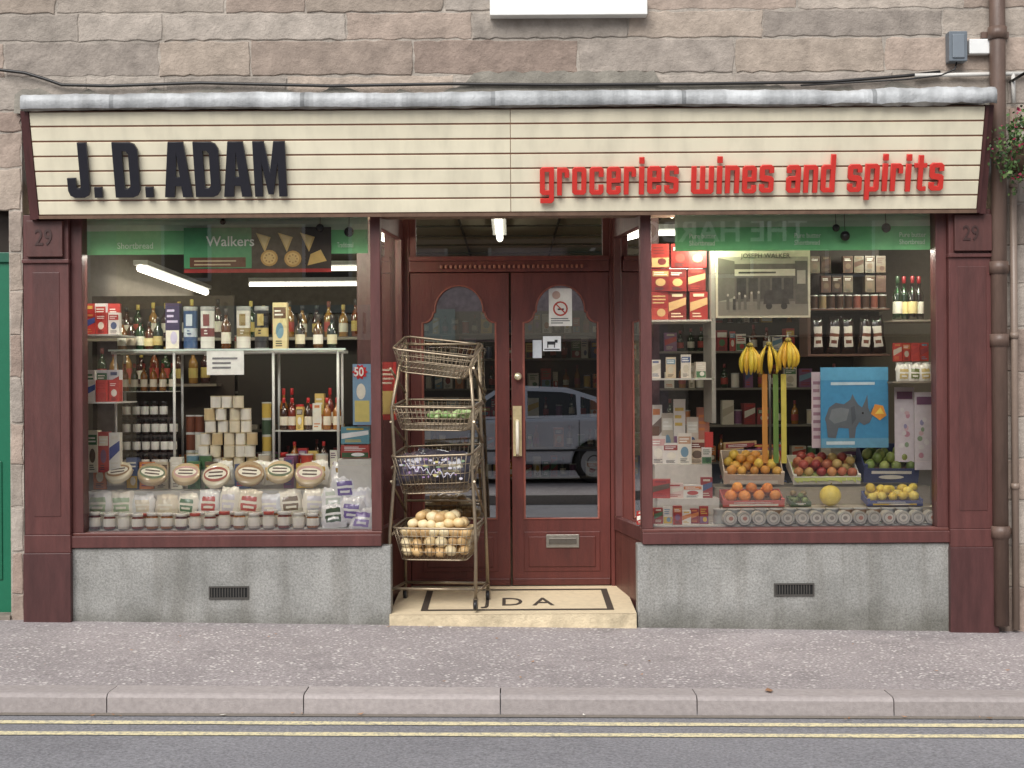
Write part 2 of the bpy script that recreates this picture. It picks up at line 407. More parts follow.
for k in range(n+1):
    x=x0+(x1-x0)*k/n; s_=2.0 if x>2.0 else 0.8
    r=[]
    for q,p in enumerate(P):
        wy[q]=wy[q]*.75+U(-.003,.003)*s_; wz[q]=wz[q]*.75+U(-.003,.003)*s_
        r.append(lf.av((x,p[0]+wy[q],p[1]+wz[q]+0.003*math.sin(x*2.3))))
    rows.append(r)
g=0
for k in range(n):
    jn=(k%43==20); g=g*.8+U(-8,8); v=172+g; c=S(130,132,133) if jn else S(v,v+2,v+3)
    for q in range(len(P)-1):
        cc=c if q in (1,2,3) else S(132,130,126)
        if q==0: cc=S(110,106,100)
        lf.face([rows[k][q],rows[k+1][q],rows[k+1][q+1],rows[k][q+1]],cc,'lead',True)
lf.face(rows[0],S(150,150,150),'lead'); lf.face(rows[-1][::-1],S(150,150,150),'lead')
lf.build('lead_flashing',B)
# ---- sign lettering
CAP={'D':(5,[[(0,0),(3.5,0),(4.4,.35),(5,1.3),(5,8.7),(4.4,9.65),(3.5,10),(0,10)],[(1.9,1.6),(2.6,1.6),(3.1,2.1),(3.1,7.9),(2.6,8.4),(1.9,8.4)]]),
'A':(5.2,[[(0,0),(1.2,10),(4.0,10),(5.2,0),(3.35,0),(3.15,2),(2.05,2),(1.85,0)],[(2.2,3.6),(3.0,3.6),(2.6,8.2)]]),
'M':(6.8,[[(0,0),(0,10),(2.4,10),(3.4,4.5),(4.4,10),(6.8,10),(6.8,0),(5.1,0),(5.1,6.2),(3.95,0.4),(2.85,0.4),(1.7,6.2),(1.7,0)]]),
'J':(4.6,[[(0,3.6),(0,1.3),(.4,.4),(1.3,0),(3.3,0),(4.2,.4),(4.6,1.3),(4.6,10),(2.7,10),(2.7,2.1),(2.5,1.7),(2.0,1.7),(1.8,2.1),(1.8,3.6)]]),
'.':(1.9,[[(0,0),(1.9,0),(1.9,1.9),(0,1.9)]])}
H4=[(1.2,1.15),(2.2,1.15),(2.2,5.85),(1.2,5.85)]
LOW={'g':(3.4,[[(0,.6),(.6,0),(2.2,0),(2.2,-.9),(.1,-.9),(.1,-2.1),(2.8,-2.1),(3.4,-1.5),(3.4,7),(.6,7),(0,6.4)],H4]),
'r':(2.9,[[(0,0),(0,7),(2.3,7),(2.9,6.4),(2.9,4.5),(1.8,4.5),(1.8,5.8),(1.2,5.8),(1.2,0)]]),
'o':(3.4,[[(.6,0),(2.8,0),(3.4,.6),(3.4,6.4),(2.8,7),(.6,7),(0,6.4),(0,.6)],H4]),
'c':(3.4,[[(.6,0),(2.8,0),(3.4,.6),(3.4,2.5),(2.2,2.5),(2.2,1.15),(1.2,1.15),(1.2,5.85),(2.2,5.85),(2.2,4.5),(3.4,4.5),(3.4,6.4),(2.8,7),(.6,7),(0,6.4),(0,.6)]]),
'e':(3.4,[[(.6,0),(2.8,0),(3.4,.6),(3.4,2.1),(2.2,2.1),(2.2,1.1),(1.2,1.1),(1.2,3.0),(3.4,3.0),(3.4,6.4),(2.8,7),(.6,7),(0,6.4),(0,.6)],[(1.2,4.1),(2.2,4.1),(2.2,5.85),(1.2,5.85)]]),
'i':(1.25,[[(0,0),(1.25,0),(1.25,7),(0,7)],[(0,7.8),(1.25,7.8),(1.25,9.4),(0,9.4)]]),
's':(3.4,[[(0,.6),(.6,0),(2.8,0),(3.4,.6),(3.4,3.6),(2.9,4.1),(1.2,4.4),(1.2,5.85),(2.2,5.85),(2.2,4.95),(3.4,4.95),(3.4,6.4),(2.8,7),(.6,7),(0,6.4),(0,3.5),(.5,3.0),(2.2,2.7),(2.2,1.15),(1.2,1.15),(1.2,2.1),(0,2.1)]]),
'w':(5.4,[[(0,7),(0,.6),(.6,0),(4.8,0),(5.4,.6),(5.4,7),(4.2,7),(4.2,1.1),(3.3,1.1),(3.3,7),(2.1,7),(2.1,1.1),(1.2,1.1),(1.2,7)]]),
'n':(3.4,[[(0,0),(0,7),(2.8,7),(3.4,6.4),(3.4,0),(2.2,0),(2.2,5.85),(1.2,5.85),(1.2,0)]]),
'a':(3.4,[[(.6,0),(3.4,0),(3.4,6.4),(2.8,7),(.6,7),(0,6.4),(0,5),(1.2,5),(1.2,5.85),(2.2,5.85),(2.2,4.2),(.6,4.2),(0,3.6),(0,.6)],[(1.2,1.1),(2.2,1.1),(2.2,3.1),(1.2,3.1)]]),
'd':(3.4,[[(.6,0),(3.4,0),(3.4,9.6),(2.2,9.6),(2.2,7),(.6,7),(0,6.4),(0,.6)],H4]),
'p':(3.4,[[(0,-2.1),(1.2,-2.1),(1.2,0),(2.8,0),(3.4,.6),(3.4,6.4),(2.8,7),(0,7)],H4]),
't':(3.0,[[(.9,.6),(1.5,0),(3,0),(3,1.1),(2.1,1.1),(2.1,5.9),(3,5.9),(3,7),(2.1,7),(2.1,9),(.9,9),(.9,7),(0,7),(0,5.9),(.9,5.9)]])}
SG=empty('shop_name_sign')
fpx=lambda p:(p-512)*9.8/1500
for ch_,p0,p1 in (('J',71,93),('.',97,105),('D',118,143),('.',148,156),('A',167,195),('D',198,223),('A',226,254),('M',257,289)):
    w,lp=CAP[ch_]; a=fpx(p0); k=(fpx(p1)-a)/w
    shape('letter_'+('dot' if ch_=='.' else ch_.lower()),[[(a+u*k,0.122+v*0.0358) for u,v in l] for l in lp],-0.026,0.026,0.0025,S(34,34,42),'satin',SG,FM)
SR=empty('trade_description_sign')
x=fpx(541); k=0.0272
for i_,ch_ in enumerate("groceries wines and spirits"):
    if ch_==' ': x+=2.3*k; continue
    w,lp=LOW[ch_]; ds=U(-.003,.003)
    shape('letter_'+ch_,[[(x+u*k,0.118+.00045*i_+ds+v*0.0258) for u,v in l] for l in lp],-0.024,0.022,0.002,S(208,56,48),'satin',SR,FM)
    x+=(w+0.72)*k
# ---- shopfront joinery
jf=MB()
GY=0.06
SZ0,SZ1=0.53,0.627
L0,L1=X(72),X(381); R0,R1=X(641),X(947)
WT=2.74
for (a,b_) in ((X(27),L0),(R1,X(993))):
    jf.box(a,b_,-0.06,0.2,0.62,WT,MAR,'wood_paint')
    jf.box(a-0.008,b_+0.006,-0.080,0.2,-0.4,0.50,MARD,'wood_paint')
    jf.box(a-0.004,b_+0.004,-0.070,0.2,0.50,0.62,MAR,'wood_paint')
    jf.box(a+0.06,b_-0.06,-0.064,-0.05,0.74,2.36,S(84,49,46),'wood_paint')
    jf.box(a-0.006,b_+0.006,-0.078,0.2,2.42,2.445,MAR,'wood_paint')
    jf.box(a+0.03,b_-0.03,-0.095,-0.05,2.46,2.70,S(84,50,46),'wood_paint')
def winframe(a,b_,g0,g1):
    jf.box(a,b_,-0.05,0.14,SZ0,SZ1-0.02,MAR,'wood_paint'); jf.box(a,b_,-0.02,0.14,SZ1-0.02,SZ1,S(104,62,56),'wood_paint')
    jf.box(a,g0,-0.01,0.12,SZ1,WT,MAR,'wood_paint'); jf.box(g1,b_,-0.01,0.12,SZ1,WT,MAR,'wood_paint')
winframe(L0,L1,X(83),X(371)); winframe(R0,R1,X(652),X(936))
DY=1.0
LB=X(405,DY); RB=X(612,DY)
lf0=(L1,0.13); rf0=(R0,0.13)
for p0,p1,sg in ((lf0,(LB,DY),1),(rf0,(RB,DY),-1)):
    off=-0.03*sg
    q0=(p0[0]+off,p0[1]); q1=(p1[0]+off,p1[1])
    jf.seg(q0,q1,0.05,SZ0-.002,SZ1-.002,MAR,'wood_paint'); jf.seg(q0,q1,0.05,2.66,2.80,MAR,'wood_paint')
    jf.seg(q0,q1,0.03,-0.2,SZ0-.004,S(98,58,52),'wood_paint')
    m0=(q1[0]+(q0[0]-q1[0])*0.09,q1[1]+(q0[1]-q1[1])*0.09)
    jf.seg(m0,q1,0.05,SZ1,2.66,MAR,'wood_paint')
jf.box(LB-0.35,LB-0.005,DY+.003,DY+0.1,-0.2,2.95,MARD,'wood_paint'); jf.box(RB+0.005,RB+0.35,DY+.003,DY+0.1,-0.2,2.95,MARD,'wood_paint')
FA,FB=X(403,DY),X(614,DY); DA,DB=X(410,DY),X(610,DY)
ztr0=W(512,272,DY)[1]; ztr1=W(512,257,DY)[1]
jf.box(FA,DA,DY-.02,DY+.08,0.05,2.95,DOOR,'wood_paint'); jf.box(DB,FB,DY-.02,DY+.08,0.05,2.95,DOOR,'wood_paint')
jf.box(DA,DB,DY-.03,DY+.08,ztr0,ztr1,DOOR,'wood_paint')
jf.box(DA,DB,DY-.05,DY-.03,ztr1-.03,ztr1+.004,DOOR,'wood_paint')
nd=30
for k in range(nd):
    a=X(440,DY)+(X(585,DY)-X(440,DY))*(k+0.2)/nd; jf.box(a,a+0.018,DY-.045,DY-.03,ztr0+.025,ztr0+.05,S(140,84,66),'wood_paint')
jf.box(DA,DB,DY-.02,DY+.08,2.86,2.95,DOOR,'wood_paint')
for a,b_ in ((DA,DA+.05),(DB-.05,DB)): jf.box(a,b_,DY-.01,DY+.05,ztr1,2.86,DOOR,'wood_paint')
jf.box(L1-.02,R0+.02,0.14,DY+.1,2.955,2.99,S(200,190,170),'matte')
jf.box(L1,R0,-0.06,0.14,2.765,2.95,MARD,'wood_paint')
jf.build('shopfront_joinery',B,0.004)
gl=MB()
gl.rect(X(83),X(371),SZ1,WT+.02,GY,(1,1,1,1),'window_glass'); gl.rect(X(652),X(936),SZ1,WT+.02,GY,(1,1,1,1),'window_glass')
for p0,p1,sg in ((lf0,(LB,DY),1),(rf0,(RB,DY),-1)):
    off=-0.03*sg
    gl.quad([(p0[0]+off,p0[1],SZ1),(p1[0]+off,p1[1],SZ1),(p1[0]+off,p1[1],2.68),(p0[0]+off,p0[1],2.68)],(1,1,1,1),'window_glass')
gl.rect(DA+.05,DB-.05,ztr1,2.86,DY+.02,(1,1,1,1),'shelf_glass')
gl.build('window_panes',B)
sr=MB(); CC=(1,1,1,1)
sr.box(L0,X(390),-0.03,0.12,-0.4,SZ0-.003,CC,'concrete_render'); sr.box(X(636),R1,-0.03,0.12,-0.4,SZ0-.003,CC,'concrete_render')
sr.build('stallriser',B,0.006)
for px0,px1,py0,py1 in ((209,249,599,586),(774,814,596,583)):
    v=MB(); a,z0=W(px0,py0,-.03); b_,z1=W(px1,py1,-.03); vc=S(70,67,63)
    v.box(a,b_,-0.040,-0.0295,z0,z0+.010,vc); v.box(a,b_,-0.040,-0.0295,z1-.010,z1,vc)
    v.box(a,a+.010,-0.040,-0.0295,z0+.010,z1-.010,vc); v.box(b_-.010,b_,-0.040,-0.0295,z0+.010,z1-.010,vc)
    v.rect(a,b_,z0,z1,-0.0315,S(8,8,8),'matte')
    nn=13
    for k in range(nn):
        xx=a+.016+(b_-a-.032)*k/nn; v.box(xx,xx+.006,-0.037,-0.0318,z0+.010,z1-.010,vc)
    v.build('air_vent',B)
# step
ms=MB()
sx0,sx1=X(388,-.05),X(635,-.05); zf=0.075; zb=0.118
def slab(x0,x1,y0,y1,col,lift=0.0):
    f=lambda y:zf+(zb-zf)*(y+0.06)/(DY+0.06)+lift
    ms.quad([(x0,y0,f(y0)),(x1,y0,f(y0)),(x1,y1,f(y1)),(x0,y1,f(y1))],col,'matte')
slab(sx0,sx1,-0.06,DY,S(216,198,166))
ms.box(sx0,sx1,-0.058,-0.02,-0.3,zf-.001,S(206,190,160),'stone')
ms.box(sx0,sx0+.03,-0.02,.12,-0.3,zf-.002,S(206,190,160),'stone'); ms.box(sx1-.03,sx1,-0.02,.12,-0.3,zf-.002,S(206,190,160),'stone')
DK=S(70,60,52); b0x,b1x,b0y,b1y=sx0+.20,sx1-.14,0.06,0.86; bw=.045
for q in ((b0x,b1x,b0y,b0y+bw),(b0x,b1x,b1y-bw,b1y),(b0x,b0x+bw,b0y+bw,b1y-bw),(b1x-bw,b1x,b0y+bw,b1y-bw)): slab(q[0],q[1],q[2],q[3],DK,0.003)
ms.build('terrazzo_step',B)
ty=.24
tm=Matrix.Translation((X(482,.4),ty,zf+(zb-zf)*(ty+.06)/1.06+.002))@Matrix.Rotation(math.atan((zb-zf)/1.06),4,'X')
cu=bpy.data.curves.new('t','FONT'); cu.body='J D A'; cu.size=0.42; cu.extrude=0.001; cu.offset=0.002; cu.resolution_u=3
curve_mesh(cu,'step_initials',DK,'matte',B,tm@Matrix.Diagonal((0.52,0.95,1,1)))
def door(name,pl,pr,gl0,gl1):
    D=empty(name); a,b_=X(pl,DY)+.003,X(pr,DY)-.003; z0=0.125; z1=ztr0-.004
    g0,g1=X(gl0,DY),X(gl1,DY); gb=1.6-134*11/1500; gt=1.6+98*11/1500
    cx=(g0+g1)/2; r=(g1-g0)*0.33; sh=gt-r-0.01
    pts=[(g0,gb),(g1,gb),(g1,sh-0.09)]
    c0=g1; c1=cx+r
    for k in range(1,7):
        t=k/6*math.pi/2; pts.append((c0-(c0-c1)*math.sin(t)*0.85,sh-0.09+0.075*(1-math.cos(t))))
    pts.append((cx+r,sh-0.01))
    for k in range(1,16): t=math.pi*k/16; pts.append((cx+r*math.cos(t),sh+(gt-sh)*math.sin(t)))
    pts.append((cx-r,sh-0.01)); c0=g0;c1=cx-r
    for k in range(6,0,-1):
        t=k/6*math.pi/2; pts.append((c0-(c0-c1)*math.sin(t)*0.85,sh-0.09+0.075*(1-math.cos(t))))
    pts.append((g0,sh-0.09))
    shape('leaf',[[(a,z0),(b_,z0),(b_,z1),(a,z1)],pts],DY+.02,0.045,0.004,DOOR,'wood_paint',D)
    big=[(cx+(u-cx)*1.06,(gb+gt)/2+(v-(gb+gt)/2)*1.013) for u,v in pts]
    shape('glazing_bead',[big,pts],DY-.004,0.012,0.003,S(126,68,56),'wood_paint',D)
    m=MB(); m.rect(g0-.02,g1+.02,gb-.02,gt+.02,DY+.03,(1,1,1,1),'door_glass'); m.build('glass',D)
    m=MB()
    pz0,pz1=z0+.10,gb-.10
    m.box(g0-.015,g1+.015,DY-.012,DY-.004,pz0,pz1,DOOR,'wood_paint'); m.box(g0+.02,g1-.02,DY-.020,DY-.012,pz0+.035,pz1-.035,S(88,41,35),'wood_paint')
    m.box(a+.004,b_-.004,DY-.014,DY-.0045,z0,z0+.05,S(84,38,32),'wood_paint')
    m.build('lower_panel',D,0.005)
    return D,a,b_
door('shop_door',410,510,424,495)
D,a,b_=door('shop_door',511,610,525,597)
h=MB(); hx=X(517,DY)
BR=S(225,205,160)
h.box(hx-.032,hx+.032,DY-.020,DY-.0045,1.6-72*11/1500,1.6-22*11/1500,BR,'metal')
h.tube([(hx,DY-.02,1.33),(hx,DY-.07,1.31),(hx,DY-.075,1.2),(hx,DY-.07,1.10),(hx,DY-.02,1.08)],0.013,S(240,232,215),'satin')
h.M=Matrix.Translation((X(518,DY),DY-.012,1.655))@Matrix.Rotation(math.pi/2,4,'X')
h.lathe(0,0,0,[(0.012,-.01,BR),(0.014,.02,BR),(0.028,.03,S(240,230,200)),(0.026,.045,S(240,230,200)),(0.0,.05,S(240,230,200))],16,'metal')
h.build('door_handle',D)
h=MB(); a0=X(545,DY);a1=X(578,DY); zc=1.6-157*11/1500
h.box(a0,a1,DY-.030,DY-.0205,zc-.048,zc+.048,S(150,145,136),'metal'); h.box(a0+.02,a1-.02,DY-.036,DY-.030,zc-.022,zc+.022,S(110,105,98),'metal'); h.build('letter_plate',D,0.003)
def lines(mb,x0,x1,z0,z1,y,n,col,jag=True):
    for k in range(n):
        z=z1-(z1-z0)*(k+0.5)/n; h_=(z1-z0)/n*0.42
        mb.rect(x0,x0+(x1-x0)*(U(.6,1) if jag else 1),z-h_/2,z+h_/2,y,col)
h=MB(); x0,z0=W(549,326,DY);x1,z1=W(572,288,DY)
h.rect(x0,x1,z0,z1,DY+.025,S(240,238,234)); cx=(x0+x1)/2
h.disc(cx-.03,z1-.05,.03,.03,DY+.024,S(200,170,160)); h.disc(cx,z1-.15,.055,.055,DY+.024,S(190,70,60)); h.disc(cx,z1-.15,.043,.043,DY+.023,S(235,230,225)); h.poly([(cx-.035,z1-.12),(cx-.03,z1-.113),(cx+.037,z1-.178),(cx+.03,z1-.185)],DY+.022,S(190,70,60)); h.rect(cx-.02,cx+.025,z1-.16,z1-.148,DY+.0225,S(40,40,44)); lines(h,x0+.015,x1-.015,z0+.015,z1-.215,DY+.024,3,S(90,90,95)); h.build('no_smoking_notice')
h=MB(); x0,z0=W(543,351,DY);x1,z1=W(561,336,DY); h.rect(x0,x1,z0,z1,DY+.025,S(225,228,232)); cx=(x0+x1)/2;cz=(z0+z1)/2
h.rect(cx-.035,cx+.025,cz-.008,cz+.016,DY+.024,S(40,40,45)); h.rect(cx-.035,cx-.027,cz-.03,cz-.008,DY+.024,S(40,40,45)); h.rect(cx+.015,cx+.022,cz-.03,cz-.008,DY+.024,S(40,40,45)); h.rect(cx+.02,cx+.042,cz+.006,cz+.028,DY+.0235,S(40,40,45)); h.rect(x0+.01,x1-.01,z0+.008,z0+.016,DY+.024,S(60,60,65)); h.build('no_dogs_notice')
h=MB(); h.rect(X(533,DY),X(542,DY),W(533,358,DY)[1],W(533,340,DY)[1],DY+.025,S(200,205,212)); h.build('door_sticker')
text('house_number','29',X(40),W(40,245,-.1)[1],-0.098,0.15,S(62,40,37),B,'satin',0.003,0.001,0.8)
text('house_number','29',X(959),W(957,240,-.1)[1],-0.098,0.14,S(62,40,37),B,'satin',0.003,0.001,0.8)
gd=MB(); gd.box(sd[0],sd[1],0.14,0.2,-0.4,W(9,262,.1)[1],S(24,104,76),'satin'); gd.box(sd[0],sd[1],0.12,0.2,W(9,262,.1)[1],W(9,252,.1)[1],S(30,90,70),'satin'); gd.rect(sd[0],sd[1],W(9,252,.1)[1],sd[3],0.18,S(60,54,50),'gloss')
gd.box(sd[0]+.1,sd[1]-.1,0.13,0.14,0.3,1.1,S(22,94,68),'satin'); gd.box(sd[0],sd[1],-0.02,0.2,-0.4,0.08,S(140,130,120),'stone'); gd.build('green_door',None,0.004)
# interior shell
it=MB()
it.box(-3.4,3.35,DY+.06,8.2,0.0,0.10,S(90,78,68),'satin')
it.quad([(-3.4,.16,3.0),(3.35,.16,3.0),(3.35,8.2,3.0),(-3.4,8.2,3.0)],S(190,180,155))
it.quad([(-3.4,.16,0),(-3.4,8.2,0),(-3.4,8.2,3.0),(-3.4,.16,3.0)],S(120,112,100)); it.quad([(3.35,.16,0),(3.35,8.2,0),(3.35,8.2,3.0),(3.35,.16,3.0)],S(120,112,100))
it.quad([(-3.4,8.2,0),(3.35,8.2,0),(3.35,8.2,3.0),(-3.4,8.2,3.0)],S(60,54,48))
for k in range(9): it.box(-3.4,3.35,0.5+k*0.9,0.52+k*0.9,2.985,2.999,S(90,86,76))
for k in range(8): it.box(-3.0+k*.85,-2.98+k*.85,.5,8.2,2.988,2.9985,S(90,86,76))
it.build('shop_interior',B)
WH=S(205,202,195)
pl=MB()
xa,xb=X(80,.3),X(372,.3)
pl.box(xa,xb,.15,.95,.60,.633,WH); pl.box(xa,xb,.27,.44,.634,.70,WH); pl.box(xa,xb,.44,.62,.634,.87,WH); pl.box(xa,xb,.62,.95,.634,1.0,WH)
pl.box(xa,xb,.15,.95,.2,.60,S(90,70,60))
xa,xb=X(652,.3),X(940,.3)
pl.box(xa,xb,.15,1.0,.60,.635,WH); pl.box(X(720,.4),xb,.32,.56,.636,.735,S(190,180,165)); pl.box(X(718,.4),xb,.56,1.0,.636,.86,S(150,140,120)); pl.box(xa,xb,.15,1.0,.2,.60,S(90,70,60))
pl.box(X(652,.8),X(708,.8),.62,.98,.636,1.02,S(205,198,188))
pl.build('display_platforms',B)
# ================================================================== PRODUCTS
def mute(r,g,b): 
    return S(r*.8+38,g*.8+36,b*.8+32)
BR_=[mute(*c) for c in ((176,40,38),(215,175,60),(50,72,125),(235,232,222),(60,110,70),(110,60,110),(215,120,60),(240,236,225),(140,34,42),(95,140,170),(236,230,215),(90,70,60),(200,190,170))]
def gfx(mb,x0,x1,z0,z1,y,acc=None,acc2=None):
    w=x1-x0;h=z1-z0; e=.0012; q=R.random()
    acc=acc or R.choice(BR_); acc2=acc2 or R.choice(BR_)
    if q<.4:
        mb.rect(x0+w*.06,x1-w*.06,z0+h*.66,z0+h*.9,y-e,acc)
        lines(mb,x0+w*.14,x1-w*.14,z0+h*.70,z0+h*.86,y-2*e,2,S(240,238,230))
        mb.disc((x0+x1)/2,z0+h*.40,w*.28,h*.17,y-e,acc2)
        lines(mb,x0+w*.2,x1-w*.2,z0+h*.05,z0+h*.2,y-e,3,S(60,58,60))
    elif q<.7:
        mb.rect(x0+w*.03,x1-w*.03,z0+h*.03,z0+h*.42,y-e,acc2); mb.disc(x0+w*.6,z0+h*.26,w*.24,h*.14,y-2*e,acc)
        lines(mb,x0+w*.12,x1-w*.1,z0+h*.55,z0+h*.9,y-e,3,acc)
    else:
        mb.poly([(x0+w*.02,z0+h*.3),(x1-w*.02,z0+h*.55),(x1-w*.02,z0+h*.8),(x0+w*.02,z0+h*.62)],y-e,acc)
        lines(mb,x0+w*.15,x1-w*.15,z0+h*.08,z0+h*.28,y-e,2,acc2); mb.rect(x0+w*.2,x1-w*.2,z0+h*.83,z0+h*.93,y-e,acc2)
def p_box(mb,x,y,z,w,d,h,base,acc=None,acc2=None,rot=None):
    M0=mb.M.copy(); mb.M=M0@Matrix.Translation((x,y,z))@Matrix.Rotation(U(-.15,.15) if rot is None else rot,4,'Z')
    mb.box(-w/2,w/2,0,d,0,h,base,'satin'); gfx(mb,-w/2,w/2,0,h,0,acc,acc2); mb.M=M0
def p_jar(mb,x,y,z,r,h,lid,body,label):
    mb.lathe(x,y,z,[(r*.9,0,body),(r,h*.06,body),(r,h*.18,body),(r*1.01,h*.2,label,'satin'),(r*1.01,h*.68,label,'satin'),(r,h*.7,body),(r*.8,h*.8,body),(r*.86,h*.805,lid,'satin'),(r*.88,h*.98,lid,'satin'),(r*.8,h,lid,'satin')],12)
def p_can(mb,x,y,z,r,h,label,end=S(185,185,182)):
    mb.lathe(x,y,z,[(r*.94,0,end),(r,h*.03,end,'satin'),(r*.97,h*.06,end,'satin'),(r*.98,h*.08,label),(r*.98,h*.92,label),(r,h*.95,end,'satin'),(r,h,end,'satin'),(r*.9,h*.99,end,'satin')],14,'satin')
def p_bottle(mb,x,y,z,r,h,g,label,cap):
    mb.lathe(x,y,z,[(r*.9,0,g),(r,h*.02,g),(r,h*.15,g),(r*1.01,h*.16,label,'matte'),(r*1.01,h*.42,label,'matte'),(r,h*.43,g),(r,h*.56,g),(r*.8,h*.64,g),(r*.4,h*.72,g),(r*.34,h*.84,g),(r*.4,h*.85,cap,'satin'),(r*.4,h*.99,cap,'satin'),(r*.3,h,cap,'satin')],14,'bottle_glass')
def p_tube(mb,x,y,z,r,h,c,band,lid):
    mb.lathe(x,y,z,[(r,0,lid),(r*1.02,h*.04,lid,'satin'),(r,h*.05,c),(r,h*.30,c),(r*1.003,h*.31,band),(r*1.003,h*.5,band),(r,h*.51,c),(r,h*.9,c),(r*1.02,h*.91,lid,'satin'),(r*1.02,h,lid,'satin'),(r*.9,h,lid)],16,'satin')
    mb.rect(x-r*.45,x+r*.45,z+h*.55,z+h*.82,y-r-.002,band); lines(mb,x-r*.3,x+r*.3,z+h*.34,z+h*.47,y-r-.003,2,c)
def p_bag(mb,x,y,z,w,h,t,base,lab,lab2,tilt=0.15,wr=1.0,rz=None):
    M0=mb.M.copy(); mb.M=M0@Matrix.Translation((x,y,z))@Matrix.Rotation(U(-.2,.2) if rz is None else rz,4,'Z')@Matrix.Rotation(-tilt,4,'X')@Matrix.Rotation(U(-.12,.12),4,'Y')
    n=10;m=11; g=[];g2=[]; ph=U(0,6)
    for j in range(m+1):
        v=j/m; row=[];row2=[]
        for i in range(n+1):
            u=i/n; b_=max(0,(1-abs(2*u-1)**2.5))**.6*max(0,(1-abs(2*v-1)**3))**.6
            wv=.007*wr*math.sin(i*1.9+ph+j*.7)*(1 if v>.65 or v<.2 else .35)
            px=(u-.5)*w*(1+.05*math.sin(v*9+ph))*(1-.12*max(0,v-.7)/.3)+U(-.003,.003)*wr; pz=v*h*(1+.02*U(-1,1)*wr)+(.006*math.sin(i*.7+ph) if j==m else 0)
            row.append(mb.av((px,-t/2*b_+wv,pz))); row2.append(mb.av((px,t/2*b_+.001+wv,pz)))
        g.append(row);g2.append(row2)
    for j in range(m):
        for i in range(n):
            c=base
            if 2<=i<n-2 and 2<=j<m-3: c=lab
            if 2<=i<n-2 and j in (5,) or (j==3 and 3<=i<n-3): c=lab2
            mb.face([g[j][i],g[j][i+1],g[j+1][i+1],g[j+1][i]],c,'gloss',True); mb.face([g2[j][i+1],g2[j][i],g2[j+1][i],g2[j+1][i+1]],base,'gloss',True)
    mb.M=M0
def zpx(px,py,y): return W(px,py,y)[1]
# --- left window: front jars
m=MB()
for y in (.115,.20):
    x=X(92+ (4 if y>.15 else 0),y)
    while x<X(322,y):
        lid=R.choice([S(238,236,230)]*4+[S(225,222,210),S(190,80,70)])
        p_jar(m,x,y+.045,.634,.042,.115*U(.85,1.05),lid,R.choice([S(120,40,30),S(150,90,30),S(90,30,40),S(205,200,190),S(225,220,205)]),S(238,234,222)); x+=.092+U(0,.010)
m.build('preserve_jars')
m=MB(); px=98
while px<330:
    w=U(.14,.19); b=R.choice([S(236,236,236),S(225,228,235),S(240,235,222),S(225,215,195)]); 
    p_bag(m,X(px,.38),.37+U(-.03,.03),.70,w,U(.15,.21),.09,b,R.choice([mute(70,120,80),mute(60,80,150),mute(190,60,55),mute(160,190,150),mute(110,90,70),S(215,212,220),S(225,215,190)]),S(240,236,220)); px+=U(19,25)
for px,py,c in ((342,478,S(150,120,60)),(357,482,S(110,90,160)),(345,490,S(110,90,160)),(360,500,S(225,225,235)),(334,500,S(190,200,190)),(352,512,S(120,100,170)),(336,516,S(70,90,70)),(362,520,S(150,130,190))):
    p_bag(m,X(px,.3),.32-(py-478)*.004,zpx(px,py,.3)-.07,.17,.18,.08,S(228,228,232),c,S(240,240,240),U(.1,.5))
m.build('oatcake_packets')
m=MB()
for i,px in enumerate((121,155,187,219,249,279,311)):
    cx=X(px+U(-2,2),.5); c=R.choice([S(205,185,150),S(225,215,190),S(180,160,130)])
    M0=Matrix.Translation((cx,.45,.985+U(-.015,.015)))@Matrix.Rotation(math.radians(-44+U(-8,8)),4,'X')@Matrix.Rotation(U(-.2,.2),4,'Z')
    r=U(.096,.106)
    m.M=M0@Matrix.Rotation(math.pi/2,4,'X')
    m.lathe(0,0,-.02,[(r*.96,0,c),(r,.006,c),(r,.034,c),(r*.95,.04,c),(r*.6,.041,c)],24,'gloss')
    m.M=M0
    lc=R.choice([mute(150,60,50),mute(90,110,80),mute(200,150,150),mute(80,50,35),mute(150,110,70)])
    m.disc(0,0,r*.86,r*.62,-.0225,lc,n=24); m.disc(0,.0,r*.76,r*.40,-.0237,S(240,235,220),n=24); lines(m,-.05,.05,-.03,.03,-.025,2,S(90,70,60),False)
m.build('round_oatcake_packs')
m=MB(); px=100
while px<330:
    if R.random()<.5: p_bag(m,X(px,.6),.60,.90,.13,.17,.07,S(235,232,225),R.choice(BR_),S(240,236,220))
    else: p_box(m,X(px,.6),.58,.875,U(.07,.12),.06,U(.17,.23),R.choice(BR_))
    px+=U(14,18)
for px in range(100,330,16): p_can(m,X(px,.4),.44,.705,.045,.12,R.choice(BR_))
m.build('biscuit_packets')
zt=zpx(230,351,.78)
m=MB(); SLV=S(215,215,212)
for px in (120,178,276,340):
    for y in (.66,.92): m.tube([(X(px,.78),y,1.0),(X(px,.78),y,zt)],.010,SLV,'satin')
for y in (.66,.92): m.tube([(X(116,.78),y,zt-.012),(X(346,.78),y,zt-.012)],.010,SLV,'satin')
m.box(X(114,.78),X(348,.78),.63,.95,zt,zt+.008,(1,1,1,1),'shelf_glass'); m.box(X(114,.78),X(348,.78),.626,.6295,zt-.001,zt+.012,S(215,230,225),'satin')
zm=zpx(300,431,.78); m.box(X(277,.78),X(340,.78),.66,.92,zm,zm+.008,S(205,205,200))
zq=zpx(150,392,.8); m.box(X(121,.8),X(177,.8),.78,.92,zq,zq+.006,S(190,190,186))
for py in (337,403):
    z=zpx(105,py,.5); m.box(X(85,.5),X(128,.5),.2,.75,z,z+.01,S(205,205,200))
m.build('display_stand')
m=MB(); zz=1.0
